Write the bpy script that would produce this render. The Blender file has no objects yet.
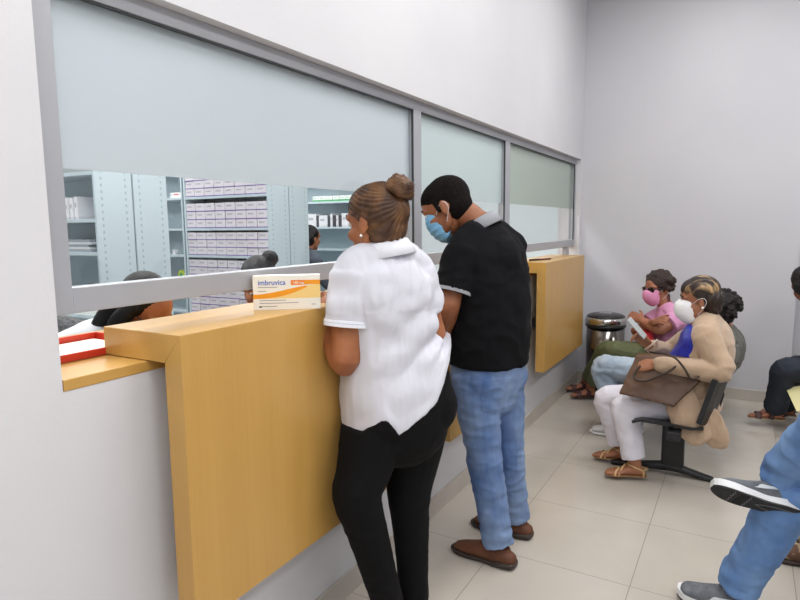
import bpy, bmesh, math, random
from mathutils import Vector, Matrix, noise
V = Vector
COL = bpy.context.scene.collection
random.seed(7)
PI = math.pi

# ------------------------------------------------------------------ camera (solved from the tile grid and the counter lines)
F_PX, YAW, PITCH, ROLL = 599.72, 0.522302, -0.122261, -0.010437
CAM = V((1.5238, 0.0, 1.5087))
fw = V((-math.sin(YAW)*math.cos(PITCH), math.cos(YAW)*math.cos(PITCH), math.sin(PITCH)))
r0 = fw.cross(V((0, 0, 1))).normalized(); u0 = r0.cross(fw)
rt = math.cos(ROLL)*r0 + math.sin(ROLL)*u0
up = -math.sin(ROLL)*r0 + math.cos(ROLL)*u0
cd = bpy.data.cameras.new('camera'); cam = bpy.data.objects.new('camera', cd); COL.objects.link(cam)
cd.sensor_width = 36; cd.lens = 36*F_PX/800; cd.clip_start = 0.02
m = Matrix((rt, up, -fw)).transposed().to_4x4(); m.translation = CAM; cam.matrix_world = m
bpy.context.scene.camera = cam

def P(px, py, y):
    """world point seen at photo pixel (px, py), at world depth y"""
    d = fw + rt*((px-400)/F_PX) - up*((py-300)/F_PX)
    return CAM + d*((y-CAM.y)/d.y)
def PX(px, py, x):
    d = fw + rt*((px-400)/F_PX) - up*((py-300)/F_PX)
    return CAM + d*((x-CAM.x)/d.x)
def PZ(px, py, z):
    d = fw + rt*((px-400)/F_PX) - up*((py-300)/F_PX)
    return CAM + d*((z-CAM.z)/d.z)

# ------------------------------------------------------------------ materials
def lin(c):
    out = []
    for v in c[:3]:
        v /= 255.0
        out.append(v/12.92 if v <= 0.04045 else ((v+0.055)/1.055)**2.4)
    return (*out, 1.0)

MATS = {}
def mat(name, c, rough=0.6, metal=0.0, c2=None, scale=(8, 8, 8), bump=0.0, bscale=60, spec=0.5, sheen=0.0, detail=3, lo=.35, hi=.65, gen=False, bdist=.01):
    if name in MATS: return MATS[name]
    M = bpy.data.materials.new(name); M.use_nodes = True
    nt = M.node_tree; b = nt.nodes['Principled BSDF']
    b.inputs['Base Color'].default_value = lin(c); b.inputs['Roughness'].default_value = rough
    b.inputs['Metallic'].default_value = metal; b.inputs['Specular IOR Level'].default_value = spec
    if sheen: b.inputs['Sheen Weight'].default_value = sheen
    tc = nt.nodes.new('ShaderNodeTexCoord')
    if c2 is not None:
        mp = nt.nodes.new('ShaderNodeMapping'); mp.inputs['Scale'].default_value = scale
        nt.links.new(tc.outputs['Object'], mp.inputs['Vector'])
        n = nt.nodes.new('ShaderNodeTexNoise'); n.inputs['Scale'].default_value = 1; n.inputs['Detail'].default_value = detail
        nt.links.new(mp.outputs[0], n.inputs['Vector'])
        r = nt.nodes.new('ShaderNodeValToRGB'); r.color_ramp.elements[0].position = lo; r.color_ramp.elements[1].position = hi
        r.color_ramp.elements[0].color = lin(c); r.color_ramp.elements[1].color = lin(c2)
        nt.links.new(n.outputs['Fac'], r.inputs[0]); nt.links.new(r.outputs[0], b.inputs['Base Color'])
    if bump:
        n2 = nt.nodes.new('ShaderNodeTexNoise'); n2.inputs['Scale'].default_value = bscale; n2.inputs['Detail'].default_value = 4
        nt.links.new(tc.outputs['Object'], n2.inputs['Vector'])
        bp = nt.nodes.new('ShaderNodeBump'); bp.inputs['Strength'].default_value = bump; bp.inputs['Distance'].default_value = bdist
        nt.links.new(n2.outputs['Fac'], bp.inputs['Height']); nt.links.new(bp.outputs[0], b.inputs['Normal'])
    MATS[name] = M; return M

def math_node(nt, op, a, b=None, c=None):
    n = nt.nodes.new('ShaderNodeMath'); n.operation = op
    for i, v in enumerate((a, b, c)):
        if v is None: continue
        if isinstance(v, (int, float)): n.inputs[i].default_value = v
        else: nt.links.new(v, n.inputs[i])
    return n.outputs[0]

# ------------------------------------------------------------------ objects
def tag(o, label=None, cat=None, group=None, kind=None):
    if label: o['label'] = label
    if cat: o['category'] = cat
    if group: o['group'] = group
    if kind: o['kind'] = kind
    return o
def empty(name, loc=(0, 0, 0), rz=0, label=None, cat=None, group=None):
    o = bpy.data.objects.new(name, None); COL.objects.link(o); o.location = loc; o.rotation_euler = (0, 0, rz)
    o.empty_display_size = .05
    return tag(o, label, cat, group)
def link(name, bm, material, parent=None, smooth=False, world=False):
    """bmesh -> ONE mesh object. world=True: the bmesh is in world space and the parent sits elsewhere"""
    me = bpy.data.meshes.new(name)
    if parent is not None and world:
        bm.transform(Matrix.LocRotScale(parent.location, parent.rotation_euler, None).inverted())
    bmesh.ops.recalc_face_normals(bm, faces=bm.faces[:])
    bm.to_mesh(me); bm.free()
    if material: me.materials.append(material)
    if smooth:
        for p in me.polygons: p.use_smooth = True
    o = bpy.data.objects.new(name, me); COL.objects.link(o)
    if parent: o.parent = parent
    return o
def copy_tree(o, parent=None):
    c = o.copy(); COL.objects.link(c); c.parent = parent
    for ch in list(o.children): copy_tree(ch, c)
    return c
def box(bm, lo, hi, bevel=0.0, rot=None, seg=2):
    lo = V(lo); hi = V(hi); c = (lo+hi)/2; s = hi-lo
    r = bmesh.ops.create_cube(bm, size=1)
    vs = r['verts']
    for v in vs: v.co = V((v.co.x*s.x, v.co.y*s.y, v.co.z*s.z))
    if bevel:
        es = list({e for v in vs for e in v.link_edges})
        rr = bmesh.ops.bevel(bm, geom=es, offset=bevel, segments=seg, affect='EDGES', profile=.5)
        vs = list({v for f in rr['faces'] for v in f.verts} | {v for v in vs if v.is_valid})
    for v in vs:
        if rot is not None: v.co = rot @ v.co
        v.co += c
    return vs
def boxo(name, lo, hi, material, parent=None, bevel=.002, **k):
    bm = bmesh.new(); box(bm, lo, hi, bevel); return link(name, bm, material, parent, **k)
def prism(bm, pts, axis, a, b):
    """polygon pts (2-D) extruded along axis from a to b"""
    def mk(u, v, w):
        return {'x': V((w, u, v)), 'y': V((u, w, v)), 'z': V((u, v, w))}[axis]
    A = [bm.verts.new(mk(u, v, a)) for u, v in pts]; B = [bm.verts.new(mk(u, v, b)) for u, v in pts]
    n = len(pts)
    bm.faces.new(A); bm.faces.new(B[::-1])
    for i in range(n): bm.faces.new((A[i], B[i], B[(i+1) % n], A[(i+1) % n]))
def catmull(ps, sub):
    out = []
    n = len(ps)
    for i in range(n-1):
        p0 = ps[max(i-1, 0)]; p1 = ps[i]; p2 = ps[i+1]; p3 = ps[min(i+2, n-1)]
        for k in range(sub):
            t = k/sub
            out.append(tuple(.5*((2*b)+(-a+c)*t+(2*a-5*b+4*c-d)*t*t+(-a+3*b-3*c+d)*t**3) for a, b, c, d in zip(p0, p1, p2, p3)))
    out.append(tuple(ps[-1])); return out
def tube(bm, pts, rad, side=None, n=18, cap='round', sub=5, power=2.0):
    """swept ellipse; rad = list of radii or (a, b): a along side, b across"""
    rows = []
    auto = side is None
    if auto: side = (V(pts[1])-V(pts[0])).orthogonal()
    sides = [tuple(q) for q in side] if isinstance(side, list) else [tuple(side)]*len(pts)
    prev = V(sides[0])
    for p, r, s in zip(pts, rad, sides):
        a, b = (r, r) if isinstance(r, (int, float)) else r
        rows.append((*p, a, b, *s))
    if sub > 1: rows = catmull(rows, sub)
    if cap == 'round':
        def ext(r, q):
            p = V(r[:3]); d = (p-V(q[:3])).normalized(); k = min(r[3], r[4]); res = []
            for ang in (25, 50, 70, 84):
                sn, cs = math.sin(math.radians(ang)), math.cos(math.radians(ang))
                res.append((*(p+d*k*sn), r[3]*cs, r[4]*cs, *r[5:]))
            return res
        rows = ext(rows[0], rows[1])[::-1]+rows+ext(rows[-1], rows[-2])
    rings = []
    for i, r in enumerate(rows):
        p = V(r[:3]); t = (V(rows[min(i+1, len(rows)-1)][:3])-V(rows[max(i-1, 0)][:3]))
        t = t.normalized() if t.length > 1e-9 else V((0, 0, 1))
        s = prev if auto else V(r[5:8])
        s = s-t*s.dot(t)
        if s.length < 1e-4: s = t.orthogonal()
        s.normalize(); prev = s; b = t.cross(s)
        ring = []
        for k in range(n):
            a = 2*PI*k/n; ca, sa = math.cos(a), math.sin(a)
            if power != 2.0:
                ca = math.copysign(abs(ca)**(2/power), ca); sa = math.copysign(abs(sa)**(2/power), sa)
            ring.append(bm.verts.new(p+s*(r[3]*ca)+b*(r[4]*sa)))
        rings.append(ring)
    for A, B in zip(rings, rings[1:]):
        for k in range(n): bm.faces.new((A[k], A[(k+1) % n], B[(k+1) % n], B[k]))
    bm.faces.new(rings[0][::-1]); bm.faces.new(rings[-1])
def blob(bm, c, r, M=None, seg=20, ring=12):
    mm = Matrix.Translation(V(c)) @ (M if M is not None else Matrix.Identity(4)) @ Matrix.Diagonal((*((r,)*3 if isinstance(r, (int, float)) else r), 1))
    bmesh.ops.create_uvsphere(bm, u_segments=seg, v_segments=ring, radius=1, matrix=mm)
def lathe(bm, prof, n=32, M=None, close=True):
    rings = []
    for r, z in prof:
        rings.append([bm.verts.new((V((r*math.cos(2*PI*k/n), r*math.sin(2*PI*k/n), z)) if M is None else M @ V((r*math.cos(2*PI*k/n), r*math.sin(2*PI*k/n), z)))) for k in range(n)])
    for A, B in zip(rings, rings[1:]):
        for k in range(n): bm.faces.new((A[k], A[(k+1) % n], B[(k+1) % n], B[k]))
    if close:
        bm.faces.new(rings[0][::-1]); bm.faces.new(rings[-1])
def remesh(name, bm, material, parent=None, vox=.006, smooth=6, fn=None, origin=None, factor=.5):
    """union of closed shapes -> one continuous skin (voxel remesh + smoothing), then fn(co, normal) -> offset vector"""
    bmesh.ops.recalc_face_normals(bm, faces=bm.faces[:])
    me = bpy.data.meshes.new('tmp'); bm.to_mesh(me); bm.free()
    o = bpy.data.objects.new('tmp', me); COL.objects.link(o)
    r = o.modifiers.new('r', 'REMESH'); r.mode = 'VOXEL'; r.voxel_size = vox
    s = o.modifiers.new('s', 'SMOOTH'); s.factor = factor; s.iterations = smooth
    dg = bpy.context.evaluated_depsgraph_get(); dg.update()
    out = bpy.data.meshes.new_from_object(o.evaluated_get(dg))
    bpy.data.objects.remove(o); bpy.data.meshes.remove(me)
    out.name = name
    if fn:
        ns = [v.normal.copy() for v in out.vertices]
        for v, nn in zip(out.vertices, ns):
            v.co = v.co+fn(v.co.copy(), nn)
    if parent is not None:
        out.transform(Matrix.LocRotScale(parent.location, parent.rotation_euler, None).inverted())
    for p in out.polygons: p.use_smooth = True
    out.materials.clear(); out.materials.append(material)
    ob = bpy.data.objects.new(name, out); COL.objects.link(ob)
    if parent: ob.parent = parent
    return ob
def wire(name, pts, r, material, parent, world=True, n=8, sub=5, side=None, cap='round'):
    bm = bmesh.new(); tube(bm, [tuple(p) for p in pts], [r]*len(pts), side=side, n=n, cap=cap, sub=sub)
    return link(name, bm, material, parent, smooth=True, world=world)
# ------------------------------------------------------------------ room materials
WX = 0.168      # face of the service wall
YB = 5.80       # back wall
m_wall = mat('wall_paint', (214, 214, 217), .55, c2=(207, 207, 211), scale=(1.2, 1.2, 1.2), bump=.05, bscale=90)
m_wallb = mat('wall_paint_back', (206, 206, 211), .5, c2=(200, 200, 206), scale=(.8, .8, .8), bump=.04, bscale=90)
m_ceil = mat('ceiling_paint', (225, 225, 225), .8)
m_alu = mat('anodised_aluminium', (170, 172, 178), .42, metal=.15, c2=(164, 166, 172), scale=(3, 3, 3))
m_gasket = mat('black_gasket', (50, 54, 56), .6)
m_base = mat('baseboard_tile', (196, 190, 181), .3, c2=(188, 181, 172), scale=(3, 3, 3))
m_pwall = mat('pharmacy_wall', (214, 220, 222), .7)
m_pfloor = mat('pharmacy_floor', (170, 172, 170), .5)
m_shelf = mat('pale_blue_steel', (190, 205, 212), .45, c2=(186, 201, 208), scale=(2, 2, 2))
m_black = mat('black_plastic', (24, 25, 28), .45)
m_chrome = mat('polished_steel', (196, 194, 190), .12, metal=1.0)
m_white = mat('white_card', (232, 232, 234), .6)

def wood(name, horiz):
    if name in MATS: return MATS[name]
    M = mat(name, (203, 160, 92), .36, spec=.45)
    nt = M.node_tree; b = nt.nodes['Principled BSDF']
    tc = nt.nodes.new('ShaderNodeTexCoord')
    def noi(sc, det, dist=0):
        mp = nt.nodes.new('ShaderNodeMapping'); mp.inputs['Scale'].default_value = sc
        nt.links.new(tc.outputs['Object'], mp.inputs['Vector'])
        n = nt.nodes.new('ShaderNodeTexNoise'); n.inputs['Scale'].default_value = 1; n.inputs['Detail'].default_value = det; n.inputs['Distortion'].default_value = dist
        nt.links.new(mp.outputs[0], n.inputs['Vector']); return n.outputs['Fac']
    s1 = (9, .8, 9) if horiz else (9, 9, .5)
    s2 = (120, 3, 120) if horiz else (120, 120, 2.5)
    a = noi(s1, 3, .6); c = noi(s2, 2)
    mx = math_node(nt, 'ADD', math_node(nt, 'MULTIPLY', a, .65), math_node(nt, 'MULTIPLY', c, .35))
    r = nt.nodes.new('ShaderNodeValToRGB')
    e = r.color_ramp.elements; e[0].position = .3; e[1].position = .7
    e[0].color = lin((190, 147, 76)); e[1].color = lin((199, 156, 84))
    nt.links.new(mx, r.inputs[0]); nt.links.new(r.outputs[0], b.inputs['Base Color'])
    b.inputs['Coat Weight'].default_value = .25; b.inputs['Coat Roughness'].default_value = .25
    return M
m_woodv = wood('beech_veneer_vertical', False); m_woodh = wood('beech_veneer_horizontal', True)

def tiles():
    M = mat('porcelain_tile', (196, 190, 180), .2, spec=.5)
    nt = M.node_tree; b = nt.nodes['Principled BSDF']
    g = nt.nodes.new('ShaderNodeNewGeometry'); sp = nt.nodes.new('ShaderNodeSeparateXYZ'); nt.links.new(g.outputs['Position'], sp.inputs[0])
    def line(ax, off):
        v = math_node(nt, 'SUBTRACT', sp.outputs[ax], off-60.0)
        f = math_node(nt, 'FRACT', math_node(nt, 'DIVIDE', v, .6))
        d = math_node(nt, 'MINIMUM', f, math_node(nt, 'SUBTRACT', 1.0, f))
        return math_node(nt, 'LESS_THAN', d, .0028)
    ln = math_node(nt, 'MAXIMUM', line(0, .57615), line(1, 3.1103))
    n = nt.nodes.new('ShaderNodeTexNoise'); n.inputs['Scale'].default_value = 2.2; n.inputs['Detail'].default_value = 5
    nt.links.new(g.outputs['Position'], n.inputs['Vector'])
    r = nt.nodes.new('ShaderNodeValToRGB'); r.color_ramp.elements[0].position = .3; r.color_ramp.elements[1].position = .7
    r.color_ramp.elements[0].color = lin((186, 179, 168)); r.color_ramp.elements[1].color = lin((196, 190, 180))
    nt.links.new(n.outputs['Fac'], r.inputs[0])
    mx = nt.nodes.new('ShaderNodeMix'); mx.data_type = 'RGBA'; nt.links.new(ln, mx.inputs['Factor'])
    nt.links.new(r.outputs[0], mx.inputs['A']); mx.inputs['B'].default_value = lin((132, 126, 118))
    nt.links.new(mx.outputs['Result'], b.inputs['Base Color'])
    nt.links.new(math_node(nt, 'ADD', math_node(nt, 'MULTIPLY', ln, .5), .16), b.inputs['Roughness'])
    return M
m_tile = tiles()

def glass():
    M = bpy.data.materials.new('clear_glass'); M.use_nodes = True; nt = M.node_tree; nt.nodes.clear()
    o = nt.nodes.new('ShaderNodeOutputMaterial'); t = nt.nodes.new('ShaderNodeBsdfTransparent'); g = nt.nodes.new('ShaderNodeBsdfGlossy')
    t.inputs[0].default_value = (.95, .962, .965, 1); g.inputs['Roughness'].default_value = .03
    lw = nt.nodes.new('ShaderNodeLayerWeight'); lw.inputs['Blend'].default_value = .5
    fo = math_node(nt, 'ADD', math_node(nt, 'MULTIPLY', math_node(nt, 'POWER', lw.outputs['Facing'], 4.0), .45), .035)
    mx = nt.nodes.new('ShaderNodeMixShader'); nt.links.new(fo, mx.inputs[0]); nt.links.new(t.outputs[0], mx.inputs[1]); nt.links.new(g.outputs[0], mx.inputs[2])
    nt.links.new(mx.outputs[0], o.inputs[0]); return M
m_glass = glass()
def film(name, c):
    M = bpy.data.materials.new(name); M.use_nodes = True; nt = M.node_tree; nt.nodes.clear()
    o = nt.nodes.new('ShaderNodeOutputMaterial'); t = nt.nodes.new('ShaderNodeBsdfTranslucent'); d = nt.nodes.new('ShaderNodeBsdfDiffuse')
    g = nt.nodes.new('ShaderNodeBsdfGlossy'); g.inputs['Roughness'].default_value = .35
    for x in (t, d): x.inputs[0].default_value = lin(c)
    mx = nt.nodes.new('ShaderNodeMixShader'); mx.inputs[0].default_value = .5
    nt.links.new(t.outputs[0], mx.inputs[1]); nt.links.new(d.outputs[0], mx.inputs[2])
    m2 = nt.nodes.new('ShaderNodeMixShader'); m2.inputs[0].default_value = .04
    nt.links.new(mx.outputs[0], m2.inputs[1]); nt.links.new(g.outputs[0], m2.inputs[2]); nt.links.new(m2.outputs[0], o.inputs[0]); return M

# ------------------------------------------------------------------ shell
XR = 4.2; YN = -2.4; ZC = 3.62
S = lambda o: tag(o, kind='structure')
S(boxo('floor', (WX-.17, YN, -.1), (XR, YB+.5, 0), m_tile, bevel=0))
S(boxo('ceiling', (WX-.17, YN, ZC), (XR, YB+.5, ZC+.1), m_ceil, bevel=0))
bm = bmesh.new()
Z0, Z1, Y0, Y1 = 1.135, 2.103, .784, YB-.075
box(bm, (0, YN, 0), (WX, YB, Z0)); S(link('wall_left', bm, m_wall))
for nm, lo, hi in (('wall_left_upper', (0, YN, Z1), (WX, YB, ZC)), ('wall_left_near', (0, YN, Z0), (WX, Y0, Z1)), ('wall_left_far', (0, Y1, Z0), (WX, YB, Z1))):
    bm = bmesh.new(); box(bm, lo, hi); S(link(nm, bm, m_wall))
XE = 1.90
S(boxo('wall_back', (-.05, YB, 0), (XE, YB+.15, ZC), m_wallb, bevel=0))
bm = bmesh.new(); box(bm, (XE, YB+.30, 0), (XR, YB+.4, ZC)); S(link('wall_recess', bm, m_wallb))
S(boxo('wall_right', (XR, YN, 0), (XR+.1, YB+.4, ZC), m_wall, bevel=0))
S(boxo('wall_near', (0, YN-.1, 0), (XR, YN, ZC), m_wall, bevel=0))
S(boxo('baseboard_left', (WX, YN, 0), (WX+.012, YB-.012, .098), m_base, bevel=.002))
S(boxo('baseboard_back', (WX, YB-.012, 0), (XE, YB, .098), m_base, bevel=.002))
S(boxo('baseboard_recess', (XE, YB+.288, 0), (XR, YB+.3, .098), m_base, bevel=.002))
# pharmacy room behind the counter wall
S(boxo('floor_pharmacy', (-6.5, YN, -.1), (0, 9.2, 0), m_pfloor, bevel=0))
S(boxo('ceiling_pharmacy', (-6.5, YN, 3.0), (0, 9.2, 3.1), m_ceil, bevel=0))
S(boxo('wall_pharmacy_side', (-6.6, YN, 0), (-6.5, 9.2, 3.0), m_pwall, bevel=0))
S(boxo('wall_pharmacy_back', (-6.5, 9.2, 0), (0, 9.3, 3.0), m_pwall, bevel=0))
S(boxo('wall_pharmacy_near', (-6.5, YN-.1, 0), (0, YN, 3.0), m_pwall, bevel=0))
S(boxo('wall_pharmacy_partition', (-.1, YB+.15, 0), (0, 9.2, 3.0), m_pwall, bevel=0))

# ------------------------------------------------------------------ the glazed screen: three windows, film on the upper part
FX0, FX1 = .078, .128
ZB, ZBG, ZTG, ZT = 1.308, 1.370, 2.058, Z1
stiles = [(Y0-.0, .850), (2.575, 2.650), (3.838, 3.925), (5.69, Y1)]
films = [(226, 231, 235), (224, 232, 233), (208, 216, 208)]
for i in range(3):
    w = tag(empty('window_%d' % (i+1), (.1, stiles[i][0], ZB)), kind='structure')
    a0, a1 = stiles[i][0], stiles[i][1]; b0 = stiles[i+1][0]; b1 = stiles[i+1][1] if i == 2 else b0
    bm = bmesh.new()
    bv = .002
    box(bm, (FX0, a0, ZB), (FX1, a1, ZT), bv)
    if i == 2: box(bm, (FX0, b0, ZB), (FX1, b1, ZT), bv)
    box(bm, (FX0, a1-.001, ZB), (FX1-.0005, b0+.001, ZBG), bv); box(bm, (FX0, a1-.001, ZTG), (FX1-.0005, b0+.001, ZT), bv)
    # stepped inner lip
    link('window_frame', bm, m_alu, w, world=True)
    bm = bmesh.new()
    t = .006
    box(bm, (FX1-.012, a1, ZTG-t), (FX1-.003, b0, ZTG)); box(bm, (FX1-.012, b0-t*.9, ZBG), (FX1-.003, b0, ZTG-t))
    link('gasket', bm, m_gasket, w, world=True)
    bm = bmesh.new(); box(bm, (.100, a1-.004, ZBG-.004), (.105, b0+.004, ZTG+.004)); link('glass_pane', bm, m_glass, w, world=True)
    bm = bmesh.new(); box(bm, (.0975, a1, 1.655), (.0985, b0, ZTG)); link('frosted_film', bm, film('film_%d' % i, films[i]), w, world=True)
bm = bmesh.new(); box(bm, (FX0+.005, 5.46, 1.17), (FX1-.005, 5.54, ZB), .002)
S(link('trim_1', bm, m_alu))    # short post between sill and frame

# ------------------------------------------------------------------ counters
def sill():
    bm = bmesh.new(); box(bm, (-.40, Y0+.002, 1.135), (WX+.002, Y1-.002, 1.163), .002)
    tag(link('counter_shelf', bm, m_woodh), 'long low beech shelf running the length of the opening under the raised counters', 'shelf')
sill()
XF, XBK, TH, ZTOP, ZBOT = .305, .240, .077, 1.242, .445
XBACK = -.006
labels = ['nearest raised beech counter with the medicine carton standing on it',
          'middle beech counter half hidden behind the man in the black polo',
          'farthest beech counter with a dark pen on its top beside the steel bin']
for i, (y0, y1) in enumerate([(1.010, 2.15), (2.600, 3.76), (4.195, 5.365)]):
    t = empty('transaction_counter', (.2, y0, ZBOT)); tag(t, labels[i], 'counter', 'wall hung beech transaction counters')
    bm = bmesh.new()
    prism(bm, [(XBACK, ZTOP-TH), (XBK, ZTOP-TH), (XF, ZTOP), (XBACK, ZTOP)], 'y', y0, y1)
    es = [e for e in bm.edges]; bmesh.ops.bevel(bm, geom=es, offset=.0012, segments=1, affect='EDGES')
    link('countertop', bm, m_woodh, t, world=True)
    bm = bmesh.new()
    prism(bm, [(XBK, ZBOT), (XF, ZBOT), (XF, ZTOP), (XBK, ZTOP-TH)], 'y', y0, y1)
    bmesh.ops.bevel(bm, geom=bm.edges[:], offset=.0012, segments=1, affect='EDGES')
    link('front_panel', bm, m_woodv, t, world=True)
    for yy in (y0+.15, y1-.15):
        bm = bmesh.new(); box(bm, (WX, yy-.02, .75), (XBK, yy+.02, .82)); link('bracket', bm, m_black, t, world=True)

# ------------------------------------------------------------------ medicine carton on the counter
def carton_big():
    A = V((.147, 1.437)); B = V((.317, 1.571))    # front bottom corners on the top
    d = (B-A); L = d.length; ang = math.atan2(d.y, d.x)
    t = empty('medicine_carton', (A.x, A.y, ZTOP), ang)
    tag(t, 'white and orange medicine carton standing upright on the nearest beech counter', 'medicine box')
    H = .112; D = .05
    mw = mat('carton_white', (236, 233, 222), .45)
    boxo('carton', (0, 0, 0), (L, D, H), mw, t, .0008)
    mo = mat('carton_orange', (238, 154, 20), .45); mo2 = mat('carton_orange_deep', (233, 128, 28), .45)
    my = mat('carton_pale_yellow', (240, 206, 130), .45); mb = mat('carton_blue_ink', (84, 112, 196), .5); mg = mat('carton_grey_ink', (150, 146, 150), .5)
    e = -.0004
    def poly(name, pts, m_, dz=0):
        bm = bmesh.new(); prism(bm, pts, 'y', e-dz, .0001); return link(name, bm, m_, t)
    poly('orange_band', [(.132, .081), (L, .081), (L, .096), (.132, .096)], mo)
    poly('orange_block', [(.122, .080), (.165, .080), (.165, .096), (.122, .096)], mo2, .0001)
    # swoosh: a wave that swells to the right
    n = 24; top = []; bot = []
    for k in range(n+1):
        u = k/n; x = u*L
        top.append((x, .051+.030*(3*u*u-2*u**3 if u < 1 else 1))); bot.append((x, .037+.0*u))
    poly('pale_wave', [p for p in bot]+top[::-1], my)
    top2 = [(k/n*L*.80, .051+.030*(3*(k/n*.8)**2-2*(k/n*.8)**3)) for k in range(n+1)]
    bot2 = [(k/n*L*.80, .037+.036*(k/n)**2.4) for k in range(n+1)]
    poly('orange_wave', [p for p in bot2]+top2[::-1], mo, .0001)
    def text(name, s, size, x, z, m_, wide=1.0):
        c = bpy.data.curves.new(name, 'FONT'); c.body = s; c.size = size; c.extrude = .0002; c.offset = size*.012; c.resolution_u = 3
        o = bpy.data.objects.new('tmp', c); COL.objects.link(o); dg = bpy.context.evaluated_depsgraph_get()
        me = bpy.data.meshes.new_from_object(o.evaluated_get(dg)); bpy.data.objects.remove(o)
        me.transform(Matrix.Translation((x, e-.0002, z)) @ Matrix.Rotation(PI/2, 4, 'X') @ Matrix.Diagonal((wide, 1, 1, 1)))
        me.materials.clear(); me.materials.append(m_); o = bpy.data.objects.new(name, me); COL.objects.link(o); o.parent = t
    text('brand_lettering', 'imbruvica', .0245, .016, .0815, mb, .93)
    text('strength_lettering', '140 mg', .012, .128, .0835, mw)
    for k, (x, z, l) in enumerate([(.016, .073, .062), (.016, .0605, .026), (.020, .030, .085), (.020, .021, .125), (.026, .0105, .05), (.188, .0145, .012)]):
        poly('text_line', [(x, z), (x+l, z), (x+l, z+.0022), (x, z+.0022)], mg)
    poly('ink_mark', [(.018, .008), (.027, .008), (.027, .013), (.018, .013)], mat('ink_dark', (70, 70, 76), .5))
carton_big()

# pen on the far counter
t = empty('pen', (.16, 4.405, ZTOP)); tag(t, 'dark red pen lying on the farthest beech counter top', 'pen')
bm = bmesh.new(); a = V((.13, 4.37, ZTOP+.006)); b = V((.22, 4.60, ZTOP+.006)); tube(bm, [tuple(a), tuple(b)], [.006, .006], n=10, sub=1)
link('barrel', bm, mat('pen_dark_red', (82, 24, 26), .4), t, smooth=True, world=True)
bm = bmesh.new(); c = a.lerp(b, -.08); tube(bm, [tuple(a), tuple(a.lerp(b, .45))], [.0075, .0075], n=10, sub=1)
link('cap', bm, mat('pen_black', (40, 20, 24), .4), t, smooth=True, world=True)

# ------------------------------------------------------------------ bin
def bin_():
    cx, cy = .475, 5.50; R = .165
    t = empty('waste_bin', (cx, cy, 0)); tag(t, 'round polished steel waste bin with black lid in the corner beside the farthest counter', 'waste bin')
    def L(name, prof, m_):
        bm = bmesh.new(); lathe(bm, prof, 40); return link(name, bm, m_, t, smooth=True)
    L('base_ring', [(R-.01, 0), (R+.004, 0), (R+.004, .03), (R-.01, .03)], m_black)
    L('body', [(R-.012, .03), (R-.002, .03), (R-.002, .60), (R-.012, .60)], mat('dark_polished_steel', (120, 116, 112), .14, metal=1.0))
    L('rim', [(R-.02, .60), (R+.004, .602), (R+.008, .61), (R+.008, .625), (R-.02, .627)], m_black)
    L('chrome_band', [(R-.02, .627), (R+.008, .628), (R+.013, .64), (R+.012, .675), (R+.003, .69), (R-.02, .69)], m_chrome)
    ld = L('lid', [(R-.02, .688), (R-.0, .69), (R-.005, .703), (R-.03, .715), (R-.07, .722), (.0005, .725)], mat('bin_lid_black', (38, 36, 38), .25))
    bm = bmesh.new(); box(bm, (-.055, -.03, .7215), (.045, .03, .727), .002)
    link('lid_reflection', bm, mat('bin_reflection_grey', (150, 150, 154), .3), t)  # pale slab on the black lid, standing in for a light reflection
bin_()

# ------------------------------------------------------------------ pharmacy shelving
def perf():
    M = mat('perforated_steel', (186, 201, 208), .45); nt = M.node_tree; b = nt.nodes['Principled BSDF']
    g = nt.nodes.new('ShaderNodeNewGeometry'); sp = nt.nodes.new('ShaderNodeSeparateXYZ'); nt.links.new(g.outputs['Position'], sp.inputs[0])
    tc = nt.nodes.new('ShaderNodeTexCoord'); so = nt.nodes.new('ShaderNodeSeparateXYZ'); nt.links.new(tc.outputs['Object'], so.inputs[0])
    fz = math_node(nt, 'FRACT', math_node(nt, 'DIVIDE', so.outputs[2], .042))
    inz = math_node(nt, 'LESS_THAN', math_node(nt, 'ABSOLUTE', math_node(nt, 'SUBTRACT', fz, .5)), .20)
    def col(c):
        return math_node(nt, 'LESS_THAN', math_node(nt, 'ABSOLUTE', math_node(nt, 'SUBTRACT', so.outputs[1], c)), .006)
    cc = math_node(nt, 'MAXIMUM', col(.045), col(.215))
    f = math_node(nt, 'MULTIPLY', inz, cc)
    mx = nt.nodes.new('ShaderNodeMix'); mx.data_type = 'RGBA'; nt.links.new(f, mx.inputs['Factor'])
    mx.inputs['A'].default_value = lin((186, 201, 208)); mx.inputs['B'].default_value = lin((150, 168, 178)); nt.links.new(mx.outputs['Result'], b.inputs['Base Color'])
    return M
m_perf = perf()
ZS = [.16, .44, .72, 1.0, 1.26, 1.51, 1.80]
def shelf_unit(x1, y0, wide=1.05, deep=.262, flip=False, zs=ZS, top=2.1, label='', group='pale blue steel shelving units in the pharmacy'):
    """open front faces -y (or +y when flip); right end at x1"""
    t = empty('shelving_unit', (x1-wide, y0, 0)); tag(t, label, 'shelving unit', group)
    for k, xx in enumerate((0, wide-.02)):
        boxo('side_panel', (xx, 0, 0), (xx+.02, deep, top), m_perf if k else m_shelf, t, .001)
    boxo('back_panel', (.02, deep-.006 if not flip else 0, .05), (wide-.02, deep if not flip else .006, top-.01), m_shelf, t, 0)
    for z in zs+[top-.02]:
        boxo('shelf_board', (.02, .006 if flip else 0, z-.022), (wide-.02, deep if flip else deep-.006, z), m_shelf, t, .001)
    return t
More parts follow.
